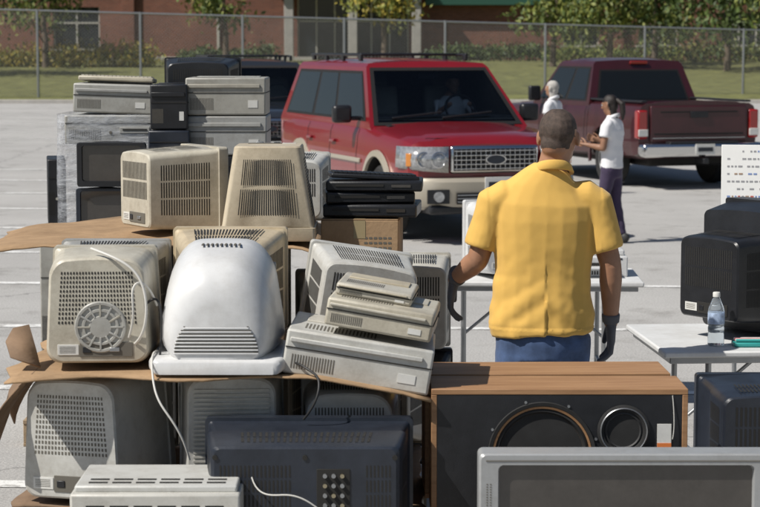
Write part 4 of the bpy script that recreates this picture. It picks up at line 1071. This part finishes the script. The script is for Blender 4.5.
# ---- right foreground: speakers and television
def speaker(loc,rz,front=True):
    g=emp('loudspeaker',loc,(0,0,rz)); W,D,H=.82,.26,.42
    for z in(.009,H-.009): box(g,'panel',(W,D,.018),(0,D/2,z),wood,bevel=.002)
    for x in(-W/2+.009,W/2-.009): box(g,'end_panel',(.018,D,H-.037),(x,D/2,H/2),wood,bevel=.002)
    box(g,'back',(W-.038,.015,H-.038),(0,D-.01,H/2),card2,bevel=0)
    b=box(None,'baffle',(W-.037,.018,H-.037),(0,.011,H/2),black,bevel=0)
    c1=cyl(None,'c',.160,.2,(-.055,0,.205),seam,axis='Y',seg=64); boolean(b,c1)
    c2=cyl(None,'c',.062,.2,(.205,0,.285),seam,axis='Y',seg=48); boolean(b,c2)
    b.data.materials.clear(); b.data.materials.append(black); b.parent=g
    for p in b.data.polygons: p.use_smooth=False
    revolve(g,'woofer_opening',[(.152,.0),(.152,-.003),(.159,-.005),(.161,.002),(.161,.03),(.154,.03),(.152,.0)],wood,axis='Y',seg=64,loc=(-.055,.004,.205))
    def ring_set(nm,pf,cx,cz,mat_):
        vs,fs=loft([[(r*math.cos(t*PI/32)+cx,y_,r*math.sin(t*PI/32)+cz) for t in range(64)] for r,y_ in pf],False,True)
        return mk(nm,vs,fs,mat_,g,angle=40)
    ring_set('woofer_surround',((.156,.014),(.150,.006),(.142,.004),(.134,.014)),-.055,.205,rubber)
    ring_set('woofer_cone',((.1345,.0135),(.11,.030),(.05,.068)),-.055,.205,conem)
    ring_set('dust_cap',((.052,.066),(.048,.052),(.034,.043),(.015,.039),(.002,.038)),-.055,.205,cone2)
    revolve(g,'woofer_rim',[(.161,.0),(.161,-.004),(.172,-.006),(.174,.0),(.161,.0)],rubber,axis='Y',seg=64,loc=(-.055,.002,.205))
    ring_set('mid_frame',((.084,.004),(.084,-.006),(.074,-.010),(.064,-.006),(.061,.002)),.205,.285,rubber)
    ring_set('mid_cone',((.0615,.001),(.055,-.003),(.050,.004),(.024,.026)),.205,.285,cone2)
    ring_set('mid_dust_cap',((.026,.025),(.022,.016),(.012,.011),(.001,.010)),.205,.285,metalg)
    revolve(g,'mid_ring',[(.072,-.011),(.074,-.012),(.076,-.010),(.072,-.011)],metalg,axis='Y',seg=48,loc=(.205,.0,.285))
    for k in range(8):
        a=k*PI/4+.3; cyl(g,'screw',.0045,.004,(-.055+.180*math.cos(a),.000,.205+.180*math.sin(a)),metalg,axis='Y',seg=10)
    box(g,'badge',(.045,.003,.085),(.335,.0,.265),labelw,bevel=.0005); box(g,'badge_mark',(.045,.002,.022),(.335,-.002,.235),orange,bevel=0)
    cable(g,'wire',[(.36,.0,.40),(.37,-.01,.3),(.36,-.01,.26)],cablew,.0015)
    return g
speaker((.574,6.30,.588),0); speaker((.56,6.585,.590),R(1.2))
for x in(.48,.93): crt('crt_monitor',(x,6.78,.14),PI,.42,.44,.42,greyp)
g=crt('crt_television',(.71,5.66,.345),0,.85,.585,.50,silver,bk=(.6,.62),rad=.03,bez=.10,bframe=.86,rearstyle='v',panel=True,brad=.016)
box(g,'maker_label',(.06,.002,.012),(0,-.001,.045),slot,bevel=0)
box(g,'bezel_groove',(.81,.003,.003),(0,-.0005,.565),slot2,bevel=0)
for s in(1,-1): slots(g,'speaker_grille',[(s*.396-.010,0,.12),(s*.396+.010,0,.12),(s*.396+.010,0,.5),(s*.396-.010,0,.5)],2,50,.5,.4,slot2,off=.001)
carton((.72,5.93,.142),(.8,.46,.20),0,card,False)
crt('crt_monitor',(1.42,7.36,.555),PI,.50,.335,.44,navy,bk=(.88,.88),hump=True,rad=.03); carton((1.40,7.16,.142),(.45,.45,.40),0,card)

# ------------------------------------------------------------------ TABLES
tabM=M('table_plastic',(.66,.67,.67),.45,var=.04,scale=4,dirt=.4)
def table(cx,cy,rz,L_,W_):
    g=emp('folding_table',(cx,cy,0),(0,0,rz))
    box(g,'top',(L_,W_,.028),(0,0,.736),tabM,bevel=.008)
    box(g,'skirt',(L_-.06,W_-.06,.03),(0,0,.707),metalg,bevel=.004)
    for s in(1,-1):
        for t in(1,-1):
            cyl(g,'leg',.014,.70,(s*(L_/2-.22),t*(W_/2-.1),.35),metalg,seg=12)
        cyl(g,'crossbar',.011,W_-.2,(s*(L_/2-.22),0,.22),metalg,axis='Y',seg=10)
        cyl(g,'brace',.009,.55,(s*(L_/2-.42),0,.56),metalg,axis='Z',seg=10,rot=(0,s*R(-50),0))
table(.90,11.75,R(-2),1.25,.75)
table(2.20,9.26,R(4),1.95,.90)
crt('crt_monitor',(.66,11.85,.75),PI+R(15),.36,.44,.38,white,bk=(.85,.85),rad=.06)
case('printer',(1.25,11.8,.75),(.4,.35,.12),white,kind='printer')
crt('crt_television',(1.93,9.40,.752),R(125),.62,.62,.52,black,bk=(.62,.60),rad=.03,bez=.11,drop=-.03,rearstyle='v',hump=True)
crt('crt_monitor',(2.6,9.1,.752),R(150),.42,.40,.4,beige)
def bottle(loc,sc=1):
    g=emp('water_bottle',loc); g.scale=(sc,sc,sc)
    pm=bpy.data.materials.new('clear_plastic');pm.use_nodes=True;b=pm.node_tree.nodes['Principled BSDF'];b.inputs['Transmission Weight'].default_value=.85;b.inputs['Roughness'].default_value=.06;b.inputs['IOR'].default_value=1.2;b.inputs['Base Color'].default_value=(.85,.92,.97,1)
    pr=[(.001,0),(.028,0),(.033,.006),(.033,.05),(.0305,.055),(.033,.06),(.033,.075),(.0305,.08),(.033,.085),(.033,.14),(.030,.155),(.020,.18),(.013,.195),(.013,.20),(.001,.20)]
    revolve(g,'bottle',pr,pm,axis='Z',seg=32)
    revolve(g,'label',[(.0336,.09),(.0338,.091),(.0338,.134),(.0336,.135)],M('bottle_label',(.4,.5,.68),.4,var=.5,scale=40),axis='Z',seg=32)
    revolve(g,'cap',[(.001,.198),(.015,.198),(.015,.214),(.013,.217),(.001,.217)],labelw,axis='Z',seg=24)
bottle((1.515,8.93,.752),1.12)
g=emp('marker_tray',(1.66,8.92,.752)); box(g,'tray',(.14,.09,.02),(0,0,.01),teal,bevel=.006)
for i in range(4): cyl(g,'marker',.007,.12,(0,-.03+.02*i,.028),[teal,labelw,redp,labelw][i],axis='X',seg=12)
g=emp('poster_board',(2.08,10.5,1.22),(R(-10),0,R(-8)))
box(g,'board',(.56,.012,.36),(0,0,.18),M('poster_white',(.78,.78,.76),.6,var=.03),bevel=.002)
cols=[M('red_ink',(.45,.12,.1),.5),M('grey_ink',(.3,.3,.31),.5),M('blue_ink',(.2,.28,.5),.5),M('brown_ink',(.35,.25,.18),.5)]
rng=random.Random(5)
for j in range(8):
    x=-.25
    while x<.2:
        wd=rng.uniform(.008,.022)
        if rng.random()<.7: box(g,'lettering',(wd,.001,.009),(x+wd/2,-.0068,.325-.04*j),cols[rng.randrange(4)] if j%3==0 else cols[1],bevel=0)
        x+=wd+.008
for s in(1,-1): cyl(g,'easel_leg',.012,1.25,(s*.2,.03,-.55),metalg,seg=10)
cyl(g,'easel_back_leg',.012,1.3,(0,.25,-.55),metalg,seg=10,rot=(R(20),0,0))
